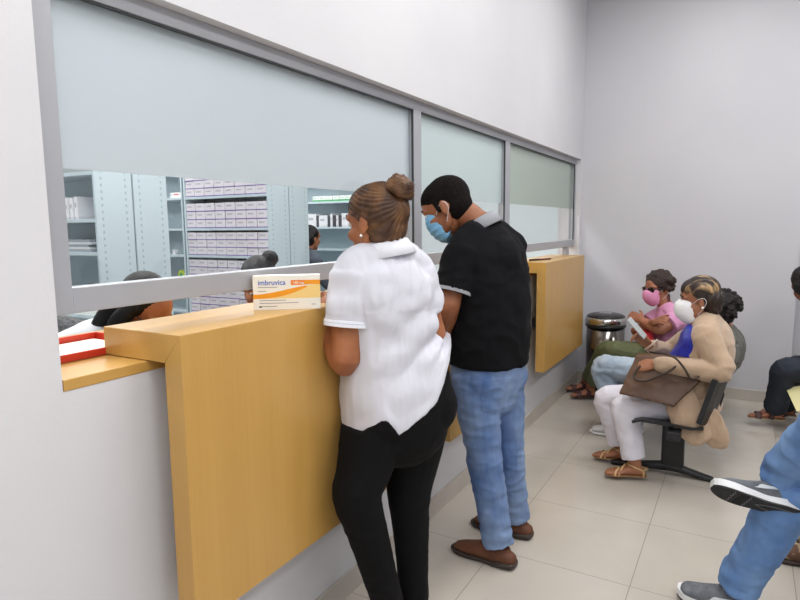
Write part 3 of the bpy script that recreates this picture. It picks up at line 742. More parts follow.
# ================================================================== 1  woman in the white polo
def woman_white():
    F = V((-.90, .43, 0)).normalized(); L = V((-F.y, F.x, 0))
    org = V((.47, 1.80, 0))
    t = empty('person', org); tag(t, 'woman in white polo shirt and black trousers leaning on the nearest counter, hair in bun', 'person')
    sk = skin('skin_tan', (168, 109, 73), (150, 92, 60))
    pel = P(400, 392, 1.80); low = P(401, 425, 1.79); wst = P(390, 340, 1.78); rib = P(386, 308, 1.765); che = P(385, 280, 1.76); nk = P(387, 251, 1.765); nkt = P(379, 226, 1.755)
    hc = P(375, 222, 1.745)
    shL = che+L*.130+V((0, 0, .030)); shR = che-L*.125+V((0, 0, .028))
    elL = P(345, 361, 1.60); wrL = P(325, 306, 1.72)
    elR = P(431, 335, 1.93); wrR = P(395, 315, 2.16)+V((-.04, 0, 0))
    hipL = pel+L*.092+V((0, 0, -.05)); hipR = pel-L*.090+V((0, 0, -.05))
    knL = P(357, 496, 1.60); anL = P(391, 606, 1.74)
    knR = P(409, 490, 1.86); anR = P(414, 612, 1.88)
    anL = V((anL.x, anL.y, .105)); anR = V((anR.x, anR.y, .105))
    HF = V((-.94, .10, -.12)); HM = basis(HF, (0, 0, 1), hc) @ Matrix.Scale(1.04, 4)
    rings = [(low, .165, .135), (pel, .182, .150), (lerp(pel, wst, .5), .170, .135), (wst, .160, .128), (rib, .160, .125), (che, .160, .112), (lerp(che, nk, .6), .105, .085), (nk, .065, .062)]
    bm = bmesh.new()
    torso_soup(bm, rings, L); yoke_soup(bm, shL, lerp(che, nk, .8), shR)
    limb(bm, [nk-V((0, 0, .03)), lerp(nk, nkt, .5), nkt], [.060, .052, .052])
    for sh, el, wr in ((shL, elL, wrL), (shR, elR, wrR)): arm_soup(bm, sh, el, wr, 1.28, 1.0)
    for h, k, a in ((hipL, knL, anL), (hipR, knR, anR)):
        leg_soup(bm, h, k, a, 1.0); foot_soup(bm, a, V((-.85, .35, 0)), .9)
    head_soup(bm, HM, 1.0)
    hand_soup(bm, basis((wrL-elL).normalized()+V((-.3, .3, -.4)), (-.3, -.9, .3), wrL), 1, .7, .92)
    hand_soup(bm, basis(V((-.8, .2, -.1)), (0, 0, 1), wrR), -1, .5, .92)
    remesh('body', bm, sk, t, .005, 5)
    # polo shirt
    wp = mat('white_pique', (208, 209, 218), .85, bump=.12, bscale=420, bdist=.003)
    bm = bmesh.new()
    hem = P(396, 398, 1.80)
    srings = [(hem, .192, .170), (lerp(hem, wst, .35), .188, .160), (lerp(hem, wst, .7), .176, .142), (wst, .163, .131), (rib, .163, .128), (che, .162, .116), (lerp(che, nk, .6), .108, .088), (lerp(che, nk, .95), .062, .060)]
    torso_soup(bm, srings, L, .008, cap='flat')
    # hem follows the slant of the photo: long tail at the left, riding up over the right hip
    yoke_soup(bm, shL, lerp(che, nk, .78), shR, .009)
    sleeve_soup(bm, shL, elL, .60, 1.0, .012, 1.06); sleeve_soup(bm, shR, elR, .62, 1.0, .010, 1.06)
    blob(bm, lerp(che, rib, .8)+F*.05+L*.075, (.065, .065, .065)); blob(bm, lerp(che, rib, .8)+F*.05-L*.075, (.065, .065, .065))
    HP = [(-.40, .20), (-.17, .170), (-.05, .012), (.085, -.064), (.100, -.068), (.140, -.018), (.155, -.020), (.200, -.066), (.40, -.070)]
    def hemdz(s):
        for (a, u), (b, v) in zip(HP, HP[1:]):
            if s <= b: return u+(v-u)*max(0, (s-a)/(b-a))
        return HP[-1][1]
    def hemf(co, n):
        # pull the lower edge: s runs across the hips, left side hangs lower
        r = co-hem; s = r.dot(L); w = max(0.0, min(1.0, (wst.z-.02-co.z)/.14))
        out = V((0, 0, 0))
        if w > 0:
            drop = hemdz(s)
            out = V((0, 0, drop*w))
        # cloth folds: diagonal drags from the right side of the waist
        q = co
        d = q.z*26 + s*14 + 2.0*noise.noise(q*8)
        k = math.exp(-((q.z-wst.z-.02)/.12)**2)
        a = (abs(math.sin(d))**1.5-.5)*.014*k*(.5+.9*min(1, max(0, .5-s*3)))
        a += .008*noise.noise(V((q.x*11, q.y*11, q.z*17)))
        a += .005*(1-abs(noise.noise(V((s*30, q.z*7, 3))))*2)*(1 if q.z > rib.z else .6)
        return out+n*a
    remesh('polo_shirt', bm, wp, t, .005, 14, hemf)
    wc = mat('white_rib', (232, 234, 242), .8, bump=.1, bscale=300)
    collar('collar', t, nk-V((0, 0, .012))+F*.004, (nkt-nk)+V((0, 0, .06)), F, .080, .078, .042, wc, .45, flare=1.28)
    sl = lerp(shL, elL, .60); band('sleeve_cuff', lerp(shL, elL, .570), elL-shL, .0772, .022, .004, wc, t)
    band('cuff_stripe', lerp(shL, elL, .565), elL-shL, .0808, .003, .001, mat('cuff_stripe_blue', (176, 194, 214), .8), t)
    # trousers
    bk = mat('black_twill', (9, 9, 11), .85, bump=.1, bscale=300, spec=.2)
    bm = bmesh.new()
    torso_soup(bm, [(low, .168, .142), (pel, .186, .156), (lerp(pel, wst, .45), .172, .138)], L, .004)
    for sg, h, k, a in ((1, hipL, knL, anL), (-1, hipR, knR, anR)):
        limb(bm, [h+V((0, 0, .02)), lerp(h, k, .3), lerp(h, k, .75), k, lerp(k, a, .3), lerp(k, a, .7), lerp(k, a, 1.02)], [.112, .112, .092, .083, .070, .060, .056], sub=4)
        blob(bm, h-F*.055+V((0, 0, .0)), (.10, .10, .115))
    fo = folds(.004, 8, 12, 1)
    def tuck(co, n):
        k = co.z-(hem.z+hemdz((co-hem).dot(L)))
        return fo(co, n) if k < 0 else V((n.x, n.y, 0))*(-.034*min(1, k/.012))
    remesh('trousers', bm, bk, t, .0055, 8, tuck)
    # shoes
    for sg, a in ((1, anL), (-1, anR)):
        shoe('shoe', t, (a.x, a.y, 0), F, mat('black_leather', (22, 22, 24), .35), mat('black_rubber', (16, 16, 17), .6), L=.25, W=.044)
    # hair
    hm = hair_mat('brown_hair', (68, 44, 28), (122, 85, 52), (22, 22, 22))
    bm = bmesh.new()
    blob_m(bm, HM, (-.030, 0, .030), (.098, .083, .096)); blob_m(bm, HM, (-.040, 0, -.020), (.072, .072, .070)); blob_m(bm, HM, (.000, 0, .045), (.085, .077, .080))
    bc = HM @ V((-.106, 0, .080))
    def comb(co, n):
        d = co-bc; M3 = HM.inverted().to_3x3(); q = M3 @ d
        an = math.atan2(q.y, -q.z*1.0+q.x*.3)
        return n*(.0022*math.sin(an*46+3*noise.noise(co*25)))
    hb = remesh('hair', bm, hm, t, .004, 4, comb)
    bm = bmesh.new()
    tube(bm, [tuple(HM @ V((-.076, 0, .074))), tuple(HM @ V((-.106, 0, .080)))], [.030, .030], n=20, sub=1)
    R3 = HM.to_3x3()
    ax = (HM.to_3x3() @ V((-.70, .10, .66))).normalized()
    A0 = ax.orthogonal().normalized(); B0 = ax.cross(A0)
    # coiled bun: a rope wound round
    pts = []; rr = []
    for k in range(34):
        u = k/33; an = u*2*PI*1.9; rad = .034*(1-.35*u); pts.append(tuple(bc+ax*(.006+.036*u)+(A0*math.cos(an)+B0*math.sin(an))*rad)); rr.append(.021*(1-.15*u)+.003*math.sin(k*2.1))
    tube(bm, pts, rr, n=12, sub=1); blob(bm, bc+ax*.025, (.034, .034, .034))
    def coil(co, n):
        return n*(.0030*noise.noise(V((co.x*60, co.y*60, co.z*120))) + .0016*math.sin(co.z*700+co.x*300))
    remesh('hair_bun', bm, hm, t, .0035, 2, coil)
    bm = bmesh.new(); ring_tube(bm, Matrix.Translation(HM @ V((-.084, 0, .084))) @ ax.to_track_quat('Z', 'Y').to_matrix().to_4x4(), .033, .033, 0, .006)
    link('hair_tie', bm, mat('hair_tie_tan', (196, 150, 104), .6), t, smooth=True, world=True)
    eyes(t, HM)
    bm = bmesh.new(); blob_m(bm, HM, (-.006, .087, -.044), (.005, .005, .005)); link('earring', bm, mat('pearl', (240, 236, 226), .2), t, smooth=True, world=True)
    # fine white pattern on the leading shoe is cut by the frame in the photograph; a small laced bow stays
    return t

def hair_mat(name, c, c2, sc=(60, 60, 9)):
    return mat(name, c, .42, c2=c2, scale=sc, spec=.4, bump=.25, bscale=120, lo=.42, hi=.72)

def jeans(name, c, c2):
    M = mat(name, c, .85, c2=c2, scale=(7, 7, 3.2), bump=.15, bscale=500, detail=5, lo=.36, hi=.66, bdist=.003)
    return M
def hemcrumple(an, z0=.18, amp=.010, freq=95):
    """bunched cloth just above the hem"""
    an = V(an)
    def e(co, n):
        w = math.exp(-((co-an).length/z0)**2)
        return n*(amp*w*(math.sin(co.z*freq+2.5*noise.noise(co*14))*.6+noise.noise(co*22)))
    return e

# ================================================================== 2  man in the black polo
def man_black():
    F = V((-.90, .36, 0)).normalized(); L = V((-F.y, F.x, 0)); org = V((.58, 2.45, 0))
    t = empty('person', org); tag(t, 'man in black polo shirt and blue jeans standing with bowed head, in blue mask', 'person')
    sk = skin('skin_brown', (156, 102, 72), (138, 86, 58))
    pel = P(488, 366, 2.50); low = P(485, 392, 2.49); wst = P(490, 325, 2.50); rib = P(489, 288, 2.51); che = P(487, 255, 2.52); nk = P(483, 226, 2.52); nkt = P(462, 212, 2.50)
    hc = P(446, 208, 2.47)
    shL = che+L*.150+V((0, 0, .030)); shR = che-L*.160+V((0, 0, .030))
    elL = P(449, 307, 2.30)+V((0, 0, 0)); wrL = P(436, 352, 2.42); elR = P(474, 300, 2.78); wrR = P(440, 285, 2.85)
    hipL = pel+L*.085-V((0, 0, .04)); hipR = pel-L*.085-V((0, 0, .04))
    knL = P(485, 462, 2.40); anL = V((.630, 2.41, .10)); knR = P(508, 462, 2.62); anR = V((.615, 2.69, .10))
    HM = basis((-.88, -.16, -.52), (-.35, 0, 1), hc) @ Matrix.Scale(1.10, 4)
    bm = bmesh.new()
    rings = [(low, .150, .120), (pel, .165, .130), (wst, .160, .128), (rib, .170, .128), (che, .170, .115), (lerp(che, nk, .6), .115, .09), (nk, .066, .064)]
    torso_soup(bm, rings, L); yoke_soup(bm, shL, lerp(che, nk, .8), shR)
    limb(bm, [nk-V((0, 0, .03)), lerp(nk, nkt, .5), nkt, lerp(nkt, hc, .5)], [.064, .060, .060, .060])
    for a in ((shL, elL, wrL), (shR, elR, wrR)): arm_soup(bm, *a, 1.12)
    for h, k, a in ((hipL, knL, anL), (hipR, knR, anR)): leg_soup(bm, h, k, a, 1.0); foot_soup(bm, a, (-1, .05, 0), .9)
    head_soup(bm, HM, 1.0, 1.03)
    hand_soup(bm, basis(V((-.5, .6, -.3)), (-.3, -.9, .2), wrL), 1, .6)
    hand_soup(bm, basis(V((-.8, .2, -.1)), (0, 0, 1), wrR), -1, .5)
    remesh('body', bm, sk, t, .005, 5)
    bp = mat('black_pique', (9, 10, 14), .9, bump=.12, bscale=420, spec=.2, bdist=.003)
    bm = bmesh.new(); hem = P(488, 362, 2.50)
    torso_soup(bm, [(hem, .176, .146), (lerp(hem, wst, .5), .180, .150), (wst, .180, .150), (rib, .184, .148), (che, .178, .130), (lerp(che, nk, .6), .115, .094), (lerp(che, nk, .95), .066, .066)], L, .008, cap='flat')
    yoke_soup(bm, shL, lerp(che, nk, .78), shR, .013); sleeve_soup(bm, shL, elL, .74, 1.0, .016, 1.08); sleeve_soup(bm, shR, elR, .74, 1.0, .016, 1.08)
    blob(bm, che-F*.045-V((0, 0, .03)), (.12, .12, .13))
    remesh('polo_shirt', bm, bp, t, .0055, 14, folds(.011, 7, 10, 3))
    gc = mat('grey_rib', (150, 152, 158), .8, bump=.1, bscale=300)
    collar('collar', t, nk+V((0, 0, -.010))+F*.0, (nkt-nk)*.6+V((0, 0, .07)), F, .077, .074, .042, gc, .45)
    band('sleeve_cuff', lerp(shL, elL, .735), elL-shL, .0835, .016, .004, gc, t)
    pc = pel-F*.13+L*.075+V((0, 0, -.095))
    def pocket(co, n):
        if n.dot(F) > .1: return V((0, 0, 0))
        u = abs((co-pc).dot(L)); v = co.z-pc.z
        inside = u < .066 and -.085+.35*u < v < .075
        seam = inside and not (u < .055 and -.072+.35*u < v < .062)
        return n*((.0045 if inside else 0)+(-.0015 if seam else 0))
    mj = jeans('jeans_mid_blue', (70, 98, 146), (124, 146, 180))
    bm = bmesh.new()
    torso_soup(bm, [(low, .152, .125), (pel, .168, .138), (lerp(pel, wst, .4), .166, .136)], L, .006)
    for h, k, a in ((hipL, knL, anL), (hipR, knR, anR)):
        limb(bm, [h+V((0, 0, .02)), lerp(h, k, .3), lerp(h, k, .75), k, lerp(k, a, .3), lerp(k, a, .75), lerp(k, a, 1.02)], [.100, .098, .082, .077, .072, .067, .069], sub=4, cap='flat')
        blob(bm, h-F*.045+V((0, 0, .0)), (.085, .085, .10))
    c1 = hemcrumple(anL+V((0, 0, .04)), .10, .005); c2 = hemcrumple(anR+V((0, 0, .04)), .10, .005); c3 = hemcrumple(knL, .12, .004, 60)
    remesh('jeans', bm, mj, t, .0055, 6, folds(.010, 8, 14, 5, extra=lambda co, n: c1(co, n)+c2(co, n)+c3(co, n)+pocket(co, n)))
    br = mat('brown_suede', (104, 62, 40), .75, c2=(90, 52, 32), scale=(10, 10, 10), bump=.15, bscale=300); so = mat('dark_brown_rubber', (50, 40, 34), .6)
    for a, d in ((anL, V((-1, .08, 0))), (anR, V((-1, .03, 0)))):
        s, u = shoe('shoe', t, (a.x-.01, a.y, 0), d, br, so, L=.30, W=.050, laces=mat('brown_lace', (60, 40, 30), .8))
    hm = mat('cropped_black_hair', (16, 13, 13), .95, c2=(26, 21, 19), scale=(90, 90, 90), bump=.3, bscale=380, spec=.15)
    bm = bmesh.new()
    blob_m(bm, HM, (-.024, 0, .034), (.098, .0800, .090)); blob_m(bm, HM, (-.040, 0, -.012), (.070, .069, .066)); blob_m(bm, HM, (.004, 0, .044), (.084, .0745, .074))
    tube_m(bm, HM, [(.012, .070, .02), (.012, .0735, -.015)], [(.014, .006), (.012, .005)], side=(1, 0, 0), n=10, sub=1); tube_m(bm, HM, [(.012, -.070, .02), (.012, -.0735, -.015)], [(.014, .006), (.012, .005)], side=(1, 0, 0), n=10, sub=1)
    remesh('hair', bm, hm, t, .004, 4, lambda co, n: n*(.0012*noise.noise(co*240)))
    eyes(t, HM)
    mask(t, HM, mat('mask_blue', (120, 176, 214), .7, bump=.1, bscale=300), 'flat', .98)
    return t

# ================================================================== bench
def bench():
    t = empty('beam_bench', (1.25, 3.8, 0)); tag(t, 'black beam bench with moulded seats carrying the waiting row of people', 'bench')
    bm = bmesh.new(); box(bm, (1.20, 3.45, .335), (1.27, 5.62, .385), .006); link('beam', bm, m_black, t, world=True)
    for y in (3.83, 5.52):
        bm = bmesh.new(); box(bm, (1.145, y-.032, .05), (1.270, y+.032, .375), .012); link('leg_post', bm, m_black, t, world=True)
        bm = bmesh.new(); tube(bm, [(.865, y, .018), (1.0, y, .028), (1.19, y, .050), (1.30, y, .034), (1.42, y, .014)], [(.030, .014), (.030, .018), (.034, .026), (.030, .018), (.028, .012)], side=(0, 1, 0), n=12, power=3)
        link('foot_bar', bm, m_black, t, smooth=True, world=True)
    for y in (3.72, 4.28, 4.84, 5.28):
        bm = bmesh.new()
        n = 8; W = .225
        def surf(pts, th, cv=.018):
            rows = []
            for (x, z, nx, nz) in pts:
                row = []
                for k in range(n+1):
                    s = -1+2*k/n; c = cv*s*s
                    row.append((bm.verts.new((x+nx*c, y+s*W, z+nz*c)), bm.verts.new((x+nx*c-nx*th, y+s*W, z+nz*c-nz*th))))
                rows.append(row)
            for A, B in zip(rows, rows[1:]):
                for k in range(n):
                    bm.faces.new((A[k][0], A[k+1][0], B[k+1][0], B[k][0])); bm.faces.new((A[k][1], B[k][1], B[k+1][1], A[k+1][1]))
                bm.faces.new((A[0][0], B[0][0], B[0][1], A[0][1])); bm.faces.new((A[n][0], A[n][1], B[n][1], B[n][0]))
            for R_ in (rows[0], rows[-1]):
                for k in range(n): bm.faces.new((R_[k][0], R_[k][1], R_[k+1][1], R_[k+1][0]))
        surf([(1.02, .385, -.3, 1), (1.06, .400, 0, 1), (1.20, .398, 0, 1), (1.32, .392, 0, 1), (1.38, .402, -.3, 1)], .014)
        link('seat', bm, m_black, t, smooth=False, world=True)
        bm = bmesh.new()
        surf([(1.395, .42, -1, .4), (1.410, .48, -1, .3), (1.430, .56, -1, .25), (1.450, .635, -1, .25), (1.462, .675, -1, .3)], .026, .055)
        link('backrest', bm, m_black, t, world=True)
        bm = bmesh.new(); tube(bm, [(1.25, y, .36), (1.38, y, .37), (1.425, y, .45), (1.452, y, .56)], [.014]*4, n=10); link('back_bracket', bm, m_black, t, smooth=True, world=True)
bench()

# ================================================================== 3  woman in the beige cardigan
def woman_beige():
    F = V((-1, .02, 0)).normalized(); L = V((-F.y, F.x, 0)); org = V((1.3, 3.75, 0))
    t = empty('person', org); tag(t, 'seated woman in beige cardigan, blue blouse and white trousers wearing a white cup mask', 'person')
    sk = skin('skin_warm', (168, 116, 86), (148, 96, 70))
    Y = 3.78
    pel = V((1.30, Y, .50)); bel = V((1.275, Y, .61)); rib = P(702, 354, Y); che = P(704, 335, Y); nk = P(706, 317, Y); hc = P(699, 299, Y-.02)
    shL = che+L*.155+V((.02, 0, .020)); shR = che-L*.15+V((0, 0, .02))
    elL = P(722, 372, Y-.22); wrL = P(655, 364, Y-.22); elR = P(668, 352, Y+.16); wrR = P(650, 346, Y+.02)
    hipL = pel+L*.09; hipR = pel-L*.09
    knL = P(625, 408, 3.66); knR = P(607, 399, 3.86)
    anL = V((1.020, 3.64, .10)); anR = V((.905, 3.86, .10))
    HM = basis((-1, -.10, -.16), (0, 0, 1), hc)
    bm = bmesh.new()
    rings = [(pel, .165, .14), (bel, .165, .145), (rib, .16, .130), (che, .16, .110), (lerp(che, nk, .6), .105, .08), (nk, .060, .058)]
    torso_soup(bm, rings, L); yoke_soup(bm, shL, lerp(che, nk, .8), shR)
    limb(bm, [nk-V((0, 0, .03)), lerp(nk, hc, .35), lerp(nk, hc, .75)], [.060, .054, .056])
    arm_soup(bm, shL, elL, wrL, 1.0); arm_soup(bm, shR, elR, wrR, 1.0)
    for h, k, a, d in ((hipL, knL, anL, V((-.88, -.30, 0))), (hipR, knR, anR, V((-.97, -.10, 0)))):
        leg_soup(bm, h, k, a, .98); foot_soup(bm, a, d, .92)
    head_soup(bm, HM, .98, 1.05)
    hand_soup(bm, basis((-1, .05, -.25), (-.1, -.75, .6), wrL), -1, .55, .95)
    hand_soup(bm, basis((-.75, -.1, .62), (.3, .8, .45), wrR), 1, .75, .92)
    remesh('body', bm, sk, t, .0042, 4)
    # blouse
    bb = mat('royal_blue_satin', (30, 44, 168), .45, c2=(24, 34, 140), scale=(9, 9, 9))
    bm = bmesh.new()
    torso_soup(bm, [(V((1.275, Y, .58)), .165, .150), (bel, .168, .152), (rib, .162, .138), (che, .155, .114), (lerp(che, nk, .55), .10, .082)], L, .006, cap='flat')
    blob(bm, rib+F*.055+L*.075+V((0, 0, .02)), (.07, .075, .07)); blob(bm, rib+F*.055-L*.075+V((0, 0, .02)), (.07, .075, .07))
    remesh('blouse', bm, bb, t, .005, 5, folds(.007, 10, 10, 2))
    # cardigan: shell round back and sides, open at the front
    cb = mat('beige_knit', (188, 162, 136), .9, c2=(178, 152, 126), scale=(14, 14, 14), bump=.3, bscale=260, sheen=.3)
    bm = bmesh.new()
    sh_ = V((.028, 0, 0))
    torso_soup(bm, [(V((1.335, Y, .44)), .172, .115), (V((1.315, Y, .56)), .182, .125), (bel+sh_, .182, .135), (rib+sh_, .176, .125), (che+sh_*.9, .170, .110), (lerp(che, nk, .6)+sh_*.6, .112, .082), (lerp(che, nk, .98)+sh_*.5, .066, .056)], L, .010, cap='flat')
    yoke_soup(bm, shL, lerp(che, nk, .75)+V((.012, 0, 0)), shR, .012)
    limb(bm, [shL, lerp(shL, elL, .5), elL, lerp(elL, wrL, .4), lerp(elL, wrL, .92)], [.072, .066, .062, .054, .043], sub=4)
    limb(bm, [shR, lerp(shR, elR, .5), elR, lerp(elR, wrR, .4), lerp(elR, wrR, .85)], [.070, .064, .058, .050, .042], sub=4)
    remesh('cardigan', bm, cb, t, .005, 5, folds(.008, 8, 10, 7))
    # cardigan tails hanging beside the seat
    bm = bmesh.new()
    y1 = Y-.185
    tube(bm, [(1.24, y1-.01, .60), (1.27, y1-.03, .50), (1.32, y1-.045, .40), (1.37, y1-.05, .335)], [(.075, .018), (.085, .020), (.085, .022), (.055, .018)], side=(1, 0, 0), n=16)
    tube(bm, [(1.34, y1-.00, .52), (1.40, y1-.02, .44), (1.44, y1-.02, .36), (1.45, y1-.02, .31)], [(.055, .018), (.065, .020), (.060, .022), (.045, .018)], side=(1, 0, 0), n=16)
    remesh('cardigan_tail', bm, cb, t, .005, 4, folds(.012, 16, 8, 8))
    wt = mat('white_cotton', (226, 224, 234), .8, bump=.1, bscale=300)
    bm = bmesh.new()
    torso_soup(bm, [(pel-V((0, 0, .03)), .165, .135), (pel+V((0, 0, .06)), .165, .14)], L, .004)
    for h, k, a in ((hipL, knL, anL), (hipR, knR, anR)):
        limb(bm, [h, lerp(h, k, .35), lerp(h, k, .8), k, lerp(k, a, .3), lerp(k, a, .7), lerp(k, a, .90)], [.100, .094, .084, .080, .074, .068, .068], sub=4, cap='flat')
    c1 = hemcrumple(knL, .10, .005, 70)
    remesh('trousers', bm, wt, t, .005, 6, folds(.006, 8, 13, 9, extra=c1))
    ms = mat('gold_strap', (206, 172, 122), .45); mb = mat('tan_leather_sole', (150, 108, 72), .6)
    sandal(t, anL, (-.88, -.30, 0), ms, mb, .92); sandal(t, anR, (-.97, -.10, 0), ms, mb, .92)
    # hair: short swept back, dark with blond streaks
    hm = mat('streaked_hair', (46, 34, 28), .5, c2=(196, 160, 112), scale=(10, 46, 10), lo=.50, hi=.68, bump=.25, bscale=110)
    hd = hair_mat('dark_nape_hair', (36, 27, 24), (60, 44, 34))
    bm = bmesh.new()
    blob_m(bm, HM, (-.020, 0, .048), (.096, .086, .084)); blob_m(bm, HM, (.020, 0, .062), (.066, .072, .056))
    remesh('hair', bm, hm, t, .004, 3, lambda co, n: n*(.003*math.sin((HM.inverted() @ co).y*260+4*noise.noise(co*12))))
    bm = bmesh.new()
    blob_m(bm, HM, (-.050, 0, -.004), (.078, .085, .075)); blob_m(bm, HM, (-.058, 0, -.052), (.052, .068, .050)); blob_m(bm, HM, (-.022, 0, .010), (.060, .084, .060))
    remesh('nape_hair', bm, hd, t, .004, 3, lambda co, n: n*(.003*math.sin(co.x*300+4*noise.noise(co*14))))
    eyes(t, HM)
    mask(t, HM, mat('mask_white', (236, 236, 238), .7), 'cup', 1.06)
    bm = bmesh.new(); blob_m(bm, HM, (-.010, .092, -.040), (.007, .006, .007)); link('earring', bm, mat('pearl', (240, 236, 226), .2), t, smooth=True, world=True)
    # bracelet on the right wrist
    return t, wrR, wrL

# ================================================================== 4  curly person half hidden behind
def person_curly():
    F = V((-.97, .10, 0)).normalized(); L = V((-F.y, F.x, 0)); Y = 4.42; org = V((1.3, Y, 0))
    t = empty('person', org); tag(t, 'person with curly black hair and light jeans hidden behind the woman in beige', 'person')
    sk = skin('skin_light_brown', (170, 120, 92), (152, 100, 74))
    pel = V((1.26, Y, .49)); bel = V((1.29, Y, .58)); rib = P(719, 358, Y); che = P(725, 343, Y); nk = P(724, 328, Y); hc = P(719, 309, Y)
    shL = che+L*.14+V((.02, 0, .02)); shR = che-L*.14+V((0, 0, .02))
    elL = P(722, 371, Y-.16); wrL = P(694, 366, Y-.28); elR = P(690, 365, Y+.2); wrR = P(672, 362, Y+.1)
    hipL = pel+L*.085; hipR = pel-L*.085; knL = P(603, 367, 4.36); knR = P(606, 376, 4.55)+V((0, 0, .02)); knR = V((.66, 4.52, .43))
    anL = V((.80, 4.36, .10)); anR = V((.86, 4.52, .10))
    HM = basis((-.95, .30, -.10), (0, 0, 1), hc)
    bm = bmesh.new()
    torso_soup(bm, [(pel, .15, .12), (bel, .145, .115), (rib, .145, .11), (che, .145, .10), (lerp(che, nk, .6), .10, .075), (nk, .055, .055)], L); yoke_soup(bm, shL, lerp(che, nk, .8), shR, 0, .9)
    limb(bm, [nk-V((0, 0, .03)), lerp(nk, hc, .35), lerp(nk, hc, .75)], [.055, .052, .054])
    arm_soup(bm, shL, elL, wrL, 1.0); arm_soup(bm, shR, elR, wrR, 1.0)
    for h, k, a in ((hipL, knL, anL), (hipR, knR, anR)): leg_soup(bm, h, k, a, .95); foot_soup(bm, a, (-1, 0, 0), .9)
    head_soup(bm, HM, .97); hand_soup(bm, basis((-1, 0, -.2), (0, 0, 1), wrL), -1, .5); hand_soup(bm, basis((-1, 0, -.2), (0, 0, 1), wrR), 1, .5)
    remesh('body', bm, sk, t, .005, 4)
    gs = mat('grey_olive_shirt', (84, 86, 82), .85, c2=(104, 104, 98), scale=(8, 8, 8), bump=.1)
    bm = bmesh.new()
    torso_soup(bm, [(pel+V((0, 0, -.02)), .155, .128), (bel, .155, .125), (rib, .152, .118), (che, .15, .108), (lerp(che, nk, .8), .09, .07)], L, .008, cap='flat'); yoke_soup(bm, shL, lerp(che, nk, .78), shR, .012, .9)
    sleeve_soup(bm, shL, elL, .62, .95, .018, 1.15); sleeve_soup(bm, shR, elR, .62, .95, .018, 1.15)
    remesh('shirt', bm, gs, t, .006, 5, folds(.010, 11, 13, 11))
    mj = jeans('jeans_washed', (142, 160, 178), (176, 188, 200))
    bm = bmesh.new(); torso_soup(bm, [(pel-V((0, 0, .03)), .15, .125), (pel+V((0, 0, .05)), .15, .125)], L, .006)
    for h, k, a in ((hipL, knL, anL), (hipR, knR, anR)):
        limb(bm, [h, lerp(h, k, .35), lerp(h, k, .8), k, lerp(k, a, .3), lerp(k, a, .75), lerp(k, a, 1.05)], [.098, .094, .086, .082, .078, .076, .078], sub=4)
    c1 = hemcrumple(knL, .16, .008, 70)
    remesh('jeans', bm, mj, t, .0055, 5, folds(.009, 9, 13, 12, extra=c1))
    for a in (anL, anR): shoe('shoe', t, (a.x, a.y, 0), (-1, 0, 0), mat('white_trainer', (206, 206, 206), .6), mat('white_rubber', (220, 220, 220), .6), L=.27)
    hm = mat('black_curls', (20, 18, 19), .8, c2=(34, 29, 28), scale=(60, 60, 60), bump=.5, bscale=200)
    bm = bmesh.new(); blob_m(bm, HM, (-.020, 0, .030), (.100, .095, .095))
    rnd = random.Random(4)
    for k in range(90):
        u = V((rnd.gauss(0, 1), rnd.gauss(0, 1), rnd.gauss(0, 1))).normalized()
        if u.x > .45 and u.z < .5: continue
        blob_m(bm, HM, tuple(V((-.028, 0, .020))+V((u.x*.098, u.y*.100, u.z*.100))), (.020,)*3)
    remesh('hair', bm, hm, t, .005, 1, lambda co, n: n*(.008*noise.noise(co*70)))
    eyes(t, HM)
    return t

